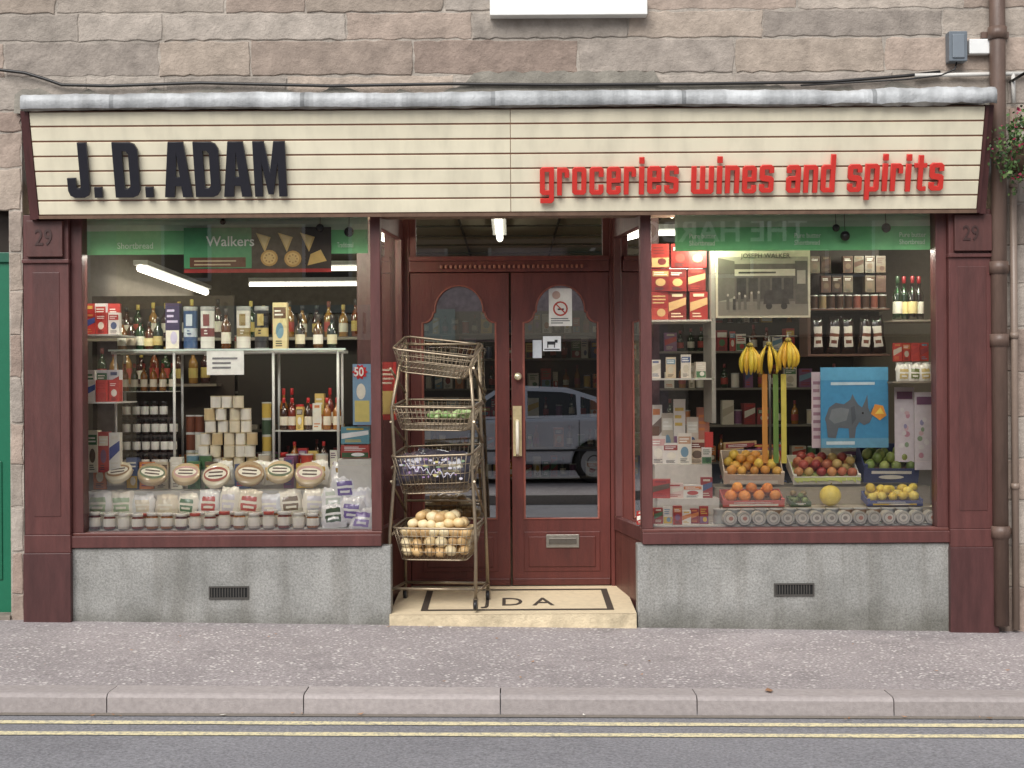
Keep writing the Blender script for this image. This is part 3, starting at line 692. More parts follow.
for r_ in range(4):
    y=.68+r_*.055; n=6-(r_>2)
    if r_: m.box(X(122,y),X(176,y),y-.03,y+.05,1.0,zz+.001,S(60,50,48))
    for k in range(n): p_jar(m,X(127+k*9.2+U(-1,1),y),y,zz+.002,.030,.115,S(24,22,24),S(40,20,16),S(225,222,215))
    zz+=.125
for k in range(6): p_bottle(m,X(125+k*9.5,.85),.85,zq+.007,.026,.2,R.choice([S(90,40,20),S(50,60,30),S(130,80,30)]),S(220,210,190),S(150,50,40))
m.build('jam_jars')
m=MB(); zz=1.0
for r_,n in enumerate((5,5,5,4,4,3)):
    y=.74
    for k in range(n): p_can(m,X(228+(k-(n-1)/2)*11.6+U(-1.5,1.5),y),y+U(-.015,.015),zz+.001,.040,.087,R.choice([S(225,214,190),S(235,230,218),S(205,182,140),S(228,224,216)]),S(200,185,155))
    zz+=.088
for px in (192,201): 
    for q in range(3): p_can(m,X(px-2,.8),.82,1.001+q*.13,.035,.13,R.choice([S(200,190,160),S(110,60,40),S(220,215,200)]))
for q in range(4): p_can(m,X(266,.8),.82,1.001+q*.12,.035,.12,R.choice([S(200,170,80),S(60,80,60),S(220,215,200)]))
m.build('shortbread_tins')
m=MB()
for zb_,h0,yy in ((1.002,.17,.72),(zm+.009,.20,.70),(zm+.009,.26,.80)):
    px=283
    while px<337:
        w=U(.05,.07); t=R.random()
        if t<.45: p_box(m,X(px,yy),yy,zb_,w,.06,h0*U(.75,1),R.choice([S(180,50,45),S(190,70,50),S(220,190,110),S(225,222,210)]))
        elif t<.8: p_bottle(m,X(px,yy),yy+.03,zb_,.03,h0*1.15,R.choice([S(120,40,20),S(60,30,15),S(160,100,40)]),S(230,220,200),S(180,30,30))
        else: p_jar(m,X(px,yy),yy+.03,zb_,.034,h0*.7,S(190,40,40),S(120,40,30),S(232,225,205))
        px+=w*140+1
for px in (190,203,262,290,305,320): p_can(m,X(px,.6),.68,1.002,.045,.11,R.choice(BR_))
m.build('sauce_bottles')
m=MB(); z=zt+.009
for px,kind,c,bd in ((174,'b',S(60,45,80),S(200,190,220)),(191,'t',S(60,85,125),S(190,200,210)),(208,'t',S(222,220,215),S(120,60,60)),(244,'t',S(226,222,214),S(150,130,90)),(262,'t',S(45,42,46),S(190,170,110)),(281,'b',S(222,205,160),S(110,80,60))):
    if kind=='b': p_box(m,X(px,.78),.74,z,.10,.09,.335,c,bd,rot=0)
    else: p_tube(m,X(px,.78),.78,z,.05,.31,c,bd,S(150,150,150))
m.build('whisky_cartons')
for px,c,lb in ((226,S(95,55,20),S(225,220,205)),(158,S(40,50,30),S(200,180,120)),(149,S(80,40,15),S(225,210,160)),(140,S(30,60,35),S(230,225,210)),(131,S(50,30,20),S(210,200,180)),(122,S(110,70,30),S(225,225,215)),(300,S(50,40,30),S(215,205,180)),(318,S(90,60,30),S(225,220,210)),(332,S(30,40,30),S(200,190,160))):
    m=MB(); p_bottle(m,X(px,.78),.80,z,.036,.30 if px==226 else U(.18,.26),c,lb,S(60,50,45)); m.build('whisky_bottle')
m=MB()
for py in (337,403):
    zz=zpx(105,py,.5)+.011
    for k in range(3): p_box(m,X(92+k*12,.5),.42+U(0,.05),zz,.08,.06,.22,R.choice([S(235,230,225),S(225,225,230),S(180,60,55)]),R.choice([S(180,50,50),S(60,120,80)]))
    for k in range(3): p_box(m,X(90+k*12,.3),.27+U(0,.05),zz,.075,.06,.15,R.choice([S(235,230,225),S(190,60,55)]),R.choice([S(180,50,50),S(60,80,150)]))
for k,(c1,c2) in enumerate(((S(225,220,200),S(70,120,80)),(S(180,60,55),S(235,225,205)),(S(230,228,222),S(60,80,150)))):
    p_box(m,X(92+k*11,.45),.45,1.002,.075,.07,U(.2,.3),c1,c2)
m.build('grocery_packets')
m=MB(); a,z0=W(207,375,.62);b_,z1=W(244,351,.62); m.rect(a,b_,z0,z1,.615,S(245,245,243)); lines(m,a+.04,b_-.03,z0+.035,z1-.035,.6135,3,S(130,130,135)); m.build('paper_price_sign')
def flat(name,px0,px1,py0,py1,y,fn):
    mm=MB(); a,z0=W(px0,py1,y); b_,z1=W(px1,py0,y); fn(mm,a,b_,z0,z1,y); return mm.build(name)
def f_blue(mm,a,b_,z0,z1,y):
    mm.box(a,b_,y,y+.05,z0,z1,S(130,165,195),'satin'); w=b_-a;h=z1-z0
    mm.rect(a+w*.1,b_-w*.1,z0+h*.05,z0+h*.4,y-.001,S(215,200,120)); mm.disc(a+w*.45,z0+h*.55,w*.25,h*.13,y-.002,S(240,235,220)); pts=[]
    for k in range(20):
        r=(.40 if k%2 else .54)*w*.8; t=2*math.pi*k/20; pts.append((a+w*.4+r*math.cos(t),z1-h*.13+r*math.sin(t)))
    mm.poly(pts,y-.004,S(205,35,40))
flat('cereal_box',353,371,364,425,.25,f_blue)
text('price_burst_text','50',X(354,.25),zpx(354,376,.25),.24,.085,S(245,240,235),None,'matte',.001,.002,.8)
def f_red(mm,a,b_,z0,z1,y):
    mm.box(a,b_,y,y+.04,z0,z1,S(175,50,45),'satin'); w=b_-a;h=z1-z0; mm.rect(a+w*.1,b_-w*.1,z0+h*.1,z0+h*.5,y-.001,S(225,200,120)); lines(mm,a+w*.1,b_-w*.1,z0+h*.6,z1-h*.1,y-.001,4,S(240,220,200))
flat('biscuit_box',380,396,362,420,.75,f_red)
flat('biscuit_box',341,369,427,444,.3,lambda mm,a,b_,z0,z1,y:(mm.box(a,b_,y,y+.1,z0,z1,S(100,150,165),'satin'),gfx(mm,a,b_,z0,z1,y,S(235,235,235),S(220,190,70))))
flat('biscuit_box',341,369,445,458,.3,lambda mm,a,b_,z0,z1,y:(mm.box(a,b_,y,y+.1,z0,z1,S(170,70,65),'satin'),gfx(mm,a,b_,z0,z1,y,S(235,235,235),S(60,90,60))))
m=MB(); m.box(X(338,.3),X(371,.3),.27,.42,.70,zpx(350,459,.3),S(215,212,205)); m.build('display_plinth')
GR=S(118,196,132)
def banner(px0,px1,y,z0,z1):
    mm=MB(); a,b_=X(px0,y),X(px1,y); n=40; sp=z1-.10
    for k in range(n):
        x0=a+(b_-a)*k/n; x1=a+(b_-a)*(k+1)/n; y0=y+.006*math.sin(k*.9); y1=y+.006*math.sin((k+1)*.9)
        mm.face([mm.av((x0,y0,z0)),mm.av((x1,y1,z0)),mm.av((x1,y1,sp)),mm.av((x0,y0,sp))],GR,'satin',True)
        mm.face([mm.av((x0,y0,sp)),mm.av((x1,y1,sp)),mm.av((x1,y1,z1)),mm.av((x0,y0,z1))],S(200,222,200),'satin',True)
    mm.build('window_banner')
banner(84,369,.14,2.49,2.75); banner(676,934,.14,2.49,2.75)
text('banner_text','Shortbread',X(118,.13),2.53,.128,.06,S(225,238,220),None,xs=.9); text('banner_text','Traditional',X(338,.13),2.53,.128,.05,S(225,238,220),None,xs=.5)
for i_,px in enumerate((690,795,900)): text('banner_text','Pure butter\nShortbread',X(px,.13),2.575,.128,.048,S(225,236,222),None,xs=.8)
def f_sb(mm,a,b_,z0,z1,y):
    w=b_-a;h=z1-z0; mm.box(a,b_,y,y+.006,z0,z1,S(66,56,46)); mm.rect(a,a+w*.46,z0+h*.1,z1,y-.001,S(82,158,106)); mm.rect(a,b_,z0,z0+h*.08,y-.002,S(170,50,45)); mm.rect(a+w*.04,a+w*.42,z0+h*.12,z0+h*.34,y-.002,S(110,66,46)); lines(mm,a+w*.07,a+w*.38,z0+h*.14,z0+h*.3,y-.003,2,S(210,190,150))
    for k in range(3): cx=a+w*(.54+.15*k); mm.poly([(cx-.05,z1-h*.12),(cx+.05,z1-h*.22),(cx+.01,z1-h*.55)],y-.003,S(222,190,120)); mm.poly([(cx-.035,z1-h*.16),(cx+.035,z1-h*.23),(cx+.008,z1-h*.46)],y-.004,S(236,212,150))
    for cx,cz in ((.58,.32),(.74,.30)): 
        mm.disc(a+w*cx,z0+h*cz,.058,.055,y-.003,S(205,160,85)); mm.disc(a+w*cx,z0+h*cz,.044,.042,y-.004,S(228,195,125))
        for q in range(8): mm.disc(a+w*cx+.028*math.cos(q*.785),z0+h*cz+.026*math.sin(q*.785),.006,.006,y-.005,S(180,130,70),n=6)
    mm.poly([(a+w*.84,z0+h*.15),(a+w*.97,z0+h*.25),(a+w*.93,z0+h*.5),(a+w*.86,z0+h*.4)],y-.003,S(225,190,115))
flat('shortbread_poster',184,331,227,273,.112,f_sb)
text('poster_text','Walkers',X(207,.1),zpx(215,246,.1),.106,.095,S(238,238,228),None,bold=.001)
SPW={110:1,325:1,702:1,906:1}
for px,py in ((110,217),(207,216),(325,217),(357,216),(672,214),(702,214),(789,212),(906,213)):
    m=MB(); x,z=W(px,py,.3); m.lathe(x,.3,z,[(0,-.03,(1,1,1,1),'lit_bulb'),(.02,-.02,(1,1,1,1),'lit_bulb'),(.026,0,(1,1,1,1),'lit_bulb'),(.028,.03,S(60,60,60),'satin'),(.015,.1,S(60,60,60),'satin'),(.006,.22,S(60,60,60),'satin')],8,'lit_bulb'); so_=m.build('spot_lamp')
    if px in SPW:
        l=bpy.data.lights.new('lamp_light','POINT'); l.energy=27; l.color=(1,.92,.80); l.shadow_soft_size=.12; o=bpy.data.objects.new('lamp_light',l); o.location=(x,.30,z-.16); col_root.objects.link(o); o.parent=so_
for px,py,r in ((349,232,.034),(320,228,.028),(223,222,.02),(845,236,.034),(886,228,.032),(836,228,.026)):
    m=MB(); x,z=W(px,py,.1); m.sphere((x,.095,z),r,(1,.8,1),S(40,34,30),'gloss'); m.tube([(x,.10,z+r*.8),(x,.12,2.75)],.002,S(40,34,30)); m.build('hanging_bauble')
# ---- right window
m=MB(); ZL=[]
for py,y0,y1 in ((322,.40,.75),(380,.40,.75)):
    z=zpx(685,py,.5); m.box(X(640,.5),X(712,.5),y0,y1+.1,z,z+.012,S(200,195,185)); ZL.append(z)
m.box(X(709,.55),X(713,.55),.40,.85,ZL[1]-.3,2.6,S(150,145,135))
z=zpx(905,322,.5); m.box(X(890,.5),X(934,.5),.42,.72,z,z+.012,S(150,140,125)); zW=z+.013
z=zpx(905,383,.5); m.box(X(890,.5),X(934,.5),.42,.72,z,z+.012,S(150,140,125)); zV=z+.013
z=zpx(850,356,.6); m.box(X(808,.6),X(890,.6),.6,.9,z,z+.015,S(90,62,48)); zC=z+.016
z=zpx(850,310,.6); m.box(X(808,.6),X(890,.6),.6,.9,z,z+.012,S(90,62,48)); m.box(X(808,.6),X(811,.6),.6,.9,zC,2.65,S(80,56,44)); m.box(X(808,.6),X(890,.6),.9,.92,zC,2.65,S(42,32,28)); zD=z+.013
m.build('display_shelving')
m=MB()
for row,hh in enumerate((.20,.16,.17)):
    z=ZL[0]+.013+[0,.20,.365][row]
    for k in range(3): p_box(m,X(660+k*19,.5)+U(-.01,.01),.44+U(0,.05),z,.125,.08,hh-.003,R.choice([S(150,44,40),S(135,38,36),S(120,40,38)]),R.choice([S(200,160,110),S(190,90,70),S(110,32,32)]),R.choice([S(205,165,110),S(170,60,50),S(215,195,165)]))
for k in range(4): p_box(m,X(655+k*15,.5),.44,ZL[1]+.013,.07,.06,U(.10,.20),R.choice([S(215,205,190),S(200,180,150),S(170,70,60),S(225,222,215)]))
m.build('biscuit_boxes')
m=MB()
for k in range(8): p_box(m,X(640+k*9,.25),.20+U(0,.08),.636,.06,.05,U(.09,.13),R.choice([S(160,48,44),S(225,220,212),S(150,50,60)]))
m.box(X(655,.5),X(716,.5),.37,.58,.636,.80,S(205,200,190))
for px,w,h,c in ((660,.13,.13,S(180,70,66)),(674,.12,.1,S(225,200,190)),(692,.14,.09,S(225,222,215)),(706,.08,.14,S(150,50,50))): p_box(m,X(px,.4),.40,.801,w,.1,h,c)
for px,w,h,c,l in ((658,.11,.20,S(215,205,195),S(205,160,155)),(671,.12,.15,S(220,214,206),S(150,60,60)),(684,.10,.22,S(225,218,205),S(190,150,120)),(697,.13,.17,S(205,185,160),S(120,60,50)),(706,.07,.12,S(220,214,206),S(70,100,80))): p_box(m,X(px,.68),.66+U(0,.05),1.021,w,.08,h,c,l)
for px,h,c in ((656,.42,S(215,208,200)),(667,.36,S(190,178,160)),(679,.46,S(222,214,206)),(692,.33,S(205,190,175)),(703,.40,S(180,120,100))): p_box(m,X(px,.85),.84,1.022,.085,.07,h,c)
m.box(X(704,.4),X(712,.4),.36,.40,zpx(706,440,.4)-.05,zpx(706,432,.4),S(190,60,55))
m.build('grocery_packets')
for k,px in enumerate((897,905,912,920)):
    m=MB(); p_bottle(m,X(px+1,.52),.52+(k%2)*.04,zW,.034,.31,R.choice([S(22,40,24),S(28,22,18)]),R.choice([S(232,228,214),S(222,206,150)]),R.choice([S(120,25,30),S(40,60,40)])); m.build('wine_bottle')
m=MB()
for k in range(4): p_can(m,X(900+k*9,.52),.52,zV,.03,.13,R.choice([S(235,232,225),S(215,205,185)])); p_box(m,X(900+k*9,.52),.58,zV+.14,.06,.03,.13,R.choice([S(235,232,225),S(190,70,60),S(225,200,150)]))
for k in range(3): p_bag(m,X(902+k*11,.5),.46,zV-.01,.10,.13,.05,S(225,222,215),R.choice([S(200,180,120),S(190,100,60),S(120,130,80)]),S(235,230,220))
m.build('jars_and_packets')
m=MB()
for k in range(5): p_bag(m,X(818+k*15.5,.65),.67,zC,.10,.27,.07,S(40,30,28),S(205,198,186),S(110,70,58),0.0,.6)
for k in range(9): p_can(m,X(815+k*8.6,.7),.72,zD,.028,.10,R.choice([S(60,40,30),S(110,60,50),S(130,110,80)]))
for q in range(2):
    for k in range(7):
        if R.random()<.8: p_box(m,X(817+k*11,.7),.74,zD+.12+q*.14,.07,.06,.12,R.choice([S(60,42,36),S(84,56,46),S(96,84,68)]),S(80,56,46),S(110,92,76))
m.build('coffee_bags')
def f_ph(mm,a,b_,z0,z1,y):
    w=b_-a;h=z1-z0; mm.box(a,b_,y,y+.012,z0,z1,S(200,190,166)); mm.rect(a+.015,b_-.015,z0+.015,z1-.045,y-.001,S(150,142,126))
    mm.rect(a+.015,b_-.015,z0+.015,z0+h*.24,y-.002,S(120,112,100))
    mm.poly([(a+.015,z0+h*.24),(a+w*.2,z0+h*.3),(a+w*.2,z0+h*.84),(a+.015,z1-.05)],y-.002,S(96,90,80))
    mm.rect(a+w*.2,a+w*.84,z0+h*.24,z0+h*.80,y-.0022,S(88,80,72)); mm.rect(a+w*.2,a+w*.84,z0+h*.62,z0+h*.72,y-.003,S(180,170,150)); lines(mm,a+w*.24,a+w*.8,z0+h*.64,z0+h*.70,y-.004,1,S(60,54,48))
    for k in range(5): mm.rect(a+w*(.22+.125*k),a+w*(.32+.125*k),z0+h*.28,z0+h*.59,y-.003,S(44+10*(k%3),40+9*(k%3),36+8*(k%3)))
    mm.rect(a+w*.84,a+w*.97,z0+h*.2,z0+h*.84,y-.003,S(80,74,66)); mm.rect(a+w*.86,a+w*.95,z0+h*.5,z0+h*.7,y-.004,S(150,142,128))
    mm.poly([(a+w*.5,z0+h*.2),(a+w*.52,z0+h*.4),(a+w*.74,z0+h*.42),(a+w*.78,z0+h*.2)],y-.005,S(52,46,42)); 
    for cx in (.56,.72): mm.disc(a+w*cx,z0+h*.17,w*.035,w*.035,y-.006,S(36,32,30),n=14)
    for k in range(6): xx=a+w*(.12+.065*k+U(-.01,.01)); hh=U(.28,.36)*h; mm.rect(xx-.010,xx+.010,z0+h*.12,z0+hh,y-.006,S(R.choice([(50,46,42),(120,112,100),(90,84,76)]))); mm.disc(xx,z0+hh+.008,.008,.010,y-.007,S(170,160,142),n=8)
flat('old_shop_photograph',716,810,250,318,.35,f_ph)
text('photo_caption','JOSEPH WALKER',X(742,.34),zpx(742,258,.34),.345,.045,S(60,54,46),None)
m=MB(); 
for px in (722,804): m.tube([(X(px,.35),.36,zpx(px,251,.35)),(X(px,.35),.36,2.78)],.0015,S(60,60,60),'satin')
m.build('photo_hanging_wires')
def f_rh(mm,a,b_,z0,z1,y):
    w=b_-a;h=z1-z0; mm.box(a,b_,y,y+.012,z0,z1,S(66,140,185)); mm.rect(a,b_,z0,z0+h*.12,y-.001,S(100,155,185)); mm.rect(a,b_,z1-h*.16,z1,y-.001,S(90,160,198)); mm.rect(a+w*.15,a+w*.8,z1-h*.22,z1-h*.185,y-.002,S(190,210,222)); mm.rect(a+w*.08,a+w*.5,z0+h*.04,z0+h*.08,y-.002,S(200,214,220))
    P=[(.10,.13),(.08,.30),(.06,.36),(.12,.50),(.22,.56),(.34,.54),(.44,.60),(.47,.67),(.50,.61),(.55,.54),(.61,.50),(.655,.58),(.69,.66),(.70,.50),(.73,.44),(.765,.52),(.77,.40),(.72,.31),(.64,.28),(.57,.32),(.52,.25),(.50,.12),(.42,.12),(.41,.24),(.26,.25),(.22,.12)]
    mm.poly([(a+w*p,z0+h*q) for p,q in P],y-.003,S(96,102,110)); mm.poly([(a+w*p,z0+h*q) for p,q in ((.12,.36),(.16,.48),(.3,.50),(.42,.48),(.38,.34),(.2,.30))],y-.004,S(120,126,132)); mm.poly([(a+w*p,z0+h*q) for p,q in ((.44,.50),(.5,.52),(.52,.36),(.46,.28))],y-.004,S(80,86,94)); mm.disc(a+w*.62,z0+h*.43,.008,.008,y-.005,S(20,20,20),n=8)
    mm.poly([(a+w*p,z0+h*q) for p,q in ((.74,.42),(.80,.54),(.92,.52),(.97,.40),(.87,.34))],y-.005,S(228,150,60)); mm.poly([(a+w*p,z0+h*q) for p,q in ((.80,.42),(.88,.50),(.93,.42))],y-.006,S(240,212,90))
flat('rhino_poster',821,888,367,448,.58,f_rh)
def f_pp(mm,a,b_,z0,z1,y): 
    w=b_-a;h=z1-z0; mm.box(a,b_,y,y+.01,z0,z1,S(222,212,218)); 
    for k in range(9): mm.disc(a+w*U(.2,.8),z0+h*U(.1,.75),w*U(.08,.16),w*U(.08,.16),y-.001-.0005*k,S(R.choice([(205,150,165),(230,225,225),(160,155,190),(220,185,190),(150,170,140)])))
    mm.rect(a+w*.1,b_-w*.1,z1-h*.16,z1-h*.06,y-.006,S(120,80,110))
flat('flower_poster',895,914,387,462,.62,f_pp); flat('flower_poster',915,933,392,470,.55,f_pp)
flat('price_card',812,824,372,448,.70,lambda mm,a,b_,z0,z1,y:(mm.box(a,b_,y,y+.01,z0,z1,S(220,200,206)),lines(mm,a+.01,b_-.01,z0+.05,z1-.05,y-.001,8,S(170,130,145))))
# bananas
def banana_bunch(px,py,y,n=5):
    m=MB(); cx,cz=W(px,py,y)
    for k in range(n):
        s=(k-(n-1)/2)/((n-1)/2); pts=[];rd=[]; L=.19*U(.92,1.05)
        for q in range(10):
            t=q/9
            dx=s*(.018+.045*math.sin(t*2.3)); dy=-.05*math.sin(t*2.4)*(1-abs(s)*.5)+.02*abs(s)
            pts.append((cx+dx+U(-.001,.001),y+dy,cz-.012-L*t)); rd.append((.006,.008,.014,.017,.0185,.0185,.018,.016,.012,.006)[q])
        m.tube(pts,.02,S(222+U(-10,8),186+U(-10,10),58),'fruit_skin',7,rd)
        m.sphere(pts[-1],.006,(1,1,1.4),S(70,55,30),n=6,m=4)
    m.sphere((cx,y,cz),.018,(1.3,1,1),S(150,135,60),n=8,m=6); m.tube([(cx,y,cz),(cx,y+.02,cz+.05)],.004,S(160,160,155))
    m.build('banana_bunch')
banana_bunch(750,345,.5,5); banana_bunch(769,344,.52,3); banana_bunch(788,340,.5,5)
m=MB(); y=.6; zt_=zpx(770,336,.5)
m.tube([(X(742,y),y-.02,zt_),(X(797,y),y-.02,zt_)],.006,S(120,118,112)); 
for px,c in ((765,S(205,140,66)),(776,S(110,140,70)),(784,S(212,196,90))):
    a,z0=W(px-2.6,435,y);b_,_=W(px+2.6,435,y); m.box(a,b_,y,y+.012,z0-.2,zpx(px,374,y),c,'satin')
m.tube([(X(771,y),y+.05,.86),(X(771,y),y+.05,zt_)],.010,S(120,118,112)); m.build('banana_stand')
def crate(px,y,z,w,d,h,c,tilt,fr,fname,inner=None):
    m=MB(); M0=Matrix.Translation((X(px,y),y,z))@Matrix.Rotation(math.radians(tilt),4,'X')@Matrix.Rotation(U(-.03,.03),4,'Z'); m.M=M0; t=.008
    m.box(-w/2,w/2,0,d,0,t,c); m.box(-w/2,w/2,0,t,t,h*.62,c); m.box(-w/2,w/2,d-t,d,t,h,c)
    for s in (-1,1):
        x0,x1=(-w/2,-w/2+t) if s<0 else (w/2-t,w/2)
        P=[(t,t),(d-t,t),(d-t,h),(t,h*.62)]; ia=[m.av((x0,p,q)) for p,q in P]; ib=[m.av((x1,p,q)) for p,q in P]
        m.face(ia[::-1],c); m.face(ib,c)
        for k in range(4): m.face([ia[k],ia[(k+1)%4],ib[(k+1)%4],ib[k]],c)
    m.box(-w/2-.002,-w/2+.02,-.004,.02,0,h*.8,c); m.box(w/2-.02,w/2+.002,-.004,.02,0,h*.8,c)
    gfx(m,-w/2+.03,w/2-.03,0.005,h*.58,-.0005,S(230,225,215),R.choice(BR_))
    if inner: 
        for k in range(14): x0=-w/2+w*k/14; m.quad([(x0,-.006,h*.6),(x0+w/14,-.006,h*.6),(x0+w/14+U(-.01,.01),-.014,h*.6-.02+U(-.02,.01)),(x0+U(-.01,.01),-.014,h*.6-.02)],inner)
    m.box(-w/2+.012,w/2-.012,.012,d-.012,t,h*.45,inner or S(120,90,60))
    m.build('fruit_crate')
    m=MB(); m.M=M0; r,sc,cols=fr
    ny=max(2,int(d/(r*1.75))); nx=max(2,int((w-.02)/(r*2.02)))
    for lay in range(2):
        for j in range(ny-lay):
            for i in range(nx-(j+lay)%2):
                if lay and R.random()<.22: continue
                xx=-w/2+.012+r+(i+.5*((j+lay)%2))*((w-.024-2*r)/max(1,nx-1)); yy=.015+r+j*((d-.03-2*r)/max(1,ny-1))+lay*r
                rot=Matrix.Rotation(U(0,6),3,'Z')@Matrix.Rotation(U(-.6,.6),3,'X')
                c_=R.choice(cols); g=U(.9,1.06); m.sphere((xx+U(-.008,.008),yy+U(-.006,.006),h*.45+r*.8+lay*r*1.15+U(-.008,.008)),r*U(.9,1.06),sc,S(c_[0]*g,c_[1]*g,c_[2]*g),rot=rot)
    m.build(fname)
LEM=(.033,(1.25,1,1),[(222,196,70),(215,184,60),(228,204,88)]); ORA=(.042,(1,1,.95),[(222,140,56),(228,150,62),(215,128,50)])
APP=(.036,(1,1,.9),[(165,72,60),(190,130,80),(146,50,46),(196,166,100),(176,100,70)]); AVO=(.037,(1,1,1.2),[(138,152,80),(114,134,68),(160,170,94)])
crate(753,.60,.88,.42,.30,.12,S(206,190,170),24,(.035,(1.1,1,1),[(222,170,76),(226,190,80),(215,150,66)]),'lemons')
crate(826,.58,.88,.47,.30,.09,S(225,222,212),22,APP,'apples',S(200,210,120))
crate(890,.62,.885,.38,.32,.17,S(62,70,112),20,AVO,'avocados')
crate(753,.34,.742,.42,.20,.07,S(190,90,80),12,ORA,'oranges')
crate(894,.34,.742,.38,.20,.06,S(62,74,125),10,LEM,'lemons')
crate(800,.36,.742,.14,.16,.04,S(80,100,70),8,(.024,(1,1,.9),[(110,128,74),(128,110,70)]),'limes')
m=MB(); x,z=X(829,.4),.742
m.sphere((x,.38,z+.072),.075,(1,1,.95),S(222,198,80),n=20,m=14); m.tube([(x,.38,z+.14),(x+.01,.38,z+.16)],.006,S(120,110,50)); m.build('melon')
m=MB()
for px,c,w,h in ((740,S(190,160,118),.24,.13),(762,S(176,70,62),.28,.1),(850,S(200,190,175),.3,.09)): m.M=Matrix.Translation((X(px,.95),.93,1.03+U(0,.02)))@Matrix.Rotation(U(-.08,.08),4,'Y'); m.box(-w/2,w/2,0,.01,-.15,h,c); gfx(m,-w/2,w/2,0,h,0)
m.build('cardboard_box_lids')
m=MB(); px=729
while px<934:
    r=.046; g=U(.92,1.06); tc_=S(196*g,192*g,184*g); x=X(px,.13)
    m.M=Matrix.Translation((x,.16,.637+r))@Matrix.Rotation(math.pi/2,4,'X')
    m.lathe(0,0,-.05,[(r*.9,0,tc_),(r,.004,tc_),(r*.97,.01,tc_),(r*.97,.09,tc_),(r,.096,tc_),(r*.97,.10,tc_)],18,'satin')
    m.M=Matrix.Identity(4); z=.637+r
    m.disc(x,z,r*.9,r*.9,.1088,tc_,'satin',18); m.disc(x,z,r*.74,r*.74,.1078,S(150*g,146*g,138*g),'satin',18); m.disc(x,z,r*.64,r*.64,.1068,S(214*g,208*g,196*g),'satin',18); m.disc(x+U(-.005,.005),z,r*.34,r*.3,.1058,R.choice([S(170,165,155),S(150,140,130),S(180,120,100)]),'satin',14); px+=14.4
px=722
while px<934:
    p_can(m,X(px,.13),.27,.637,.046,.10,R.choice([S(170,170,168),S(150,120,96),S(155,158,160)]),S(190,190,188)); px+=14.2
m.build('tin_cans')
# ---- rear shop shelving seen through the glass
def gondola(x0,x1,y,zs,h):
    m=MB(); m.box(x0,x1,y+.3,y+.34,.1,zs[-1]+h,S(50,44,38))
    for z in zs:
        m.box(x0,x1,y,y+.3,z-.02,z,S(120,115,105)); x=x0+.05
        while x<x1-.05:
            t=R.random(); w=U(.05,.14)
            if t<.5: p_box(m,x+w/2,y+.05,z+.001,w,.12,h*U(.4,.85),R.choice(BR_))
            elif t<.75: p_bottle(m,x+w/2,y+.1,z+.001,.035,h*U(.7,.95),R.choice([S(30,50,30),S(90,40,20),S(150,100,40)]),R.choice([S(200,195,180),S(150,60,50)]),S(120,40,40))
            elif t<.93: p_can(m,x+w/2,y+.1,z+.001,.04,h*.5,R.choice(BR_))
            x+=w+U(.005,.04)
    m.build('shop_shelving')
gondola(-3.35,-1.5,3.6,[.5,.85,1.2,1.55,1.9],.28)
gondola(1.4,3.3,4.2,[.5,.85,1.2,1.55,1.9],.28)
gondola(-3.3,3.3,7.7,[.5,.85,1.2,1.55,1.9,2.2],.30)
m=MB()
for zs_,nn,x_ in ((1.97,10,-3.15),(1.62,9,-3.15),(1.97,9,-2.0)):
    for k in range(nn): p_bottle(m,x_+k*.10+U(-.01,.01),1.5+U(-.02,.03),zs_,.036,U(.24,.30),R.choice([S(40,62,36),S(110,56,26),S(70,46,34),S(150,110,50),S(60,30,30)]),R.choice([S(215,210,195),S(190,170,100),S(170,70,60)]),R.choice([S(110,50,45),S(190,170,90),S(40,40,44)]))
    m.box(x_-.08,x_+nn*.1,1.42,1.62,zs_-.023,zs_-.002,S(140,130,115))
m.box(-3.25,-2.15,1.62,1.64,1.2,2.3,S(64,54,46)); m.box(-2.12,-1.08,1.60,1.62,1.3,2.15,S(50,44,38)); m.build('bottle_shelf')
m=MB(); m.box(-1.4,-.5,3.2,3.8,.1,1.05,S(80,56,44),'satin'); m.box(-1.45,-.45,3.15,3.85,1.05,1.09,S(120,112,100),'satin'); m.build('shop_counter')
def fl(p0,p1,e=5,lamp=True,r=.022):
    m=MB(); a=Vector(p0); b_=Vector(p1); m.seg((a.x,a.y),(b_.x,b_.y),.12,a.z+.03,a.z+.07,S(225,225,220),'matte')
    m.tube([p0,p1],r,(1,1,1,1),'lit_tube'); o=m.build('fluorescent_light')
    if lamp:
        d=b_-a; l=bpy.data.lights.new('tube_light','AREA'); l.shape='RECTANGLE'; l.size=max(abs(d.x),.08); l.size_y=max(abs(d.y),.08); l.energy=e; l.color=(1,.93,.78)
        c=(a+b_)/2; lo=bpy.data.objects.new('tube_light',l); lo.location=(c.x,c.y,c.z-.035); col_root.objects.link(lo); lo.parent=o
fl((-3.14,2.7,2.6),(-3.26,6.0,2.6),12,True,.035); fl((-2.2,4.4,2.72),(-1.0,4.4,2.72),8); fl((-.10,1.8,2.9),(-.10,3.4,2.9),9,True,.03); fl((1.2,2.6,2.86),(2.4,2.6,2.86),8); fl((-2.9,6.6,2.72),(-1.6,6.6,2.72),0,False); fl((1.6,6.0,2.8),(2.9,6.0,2.8),0,False)
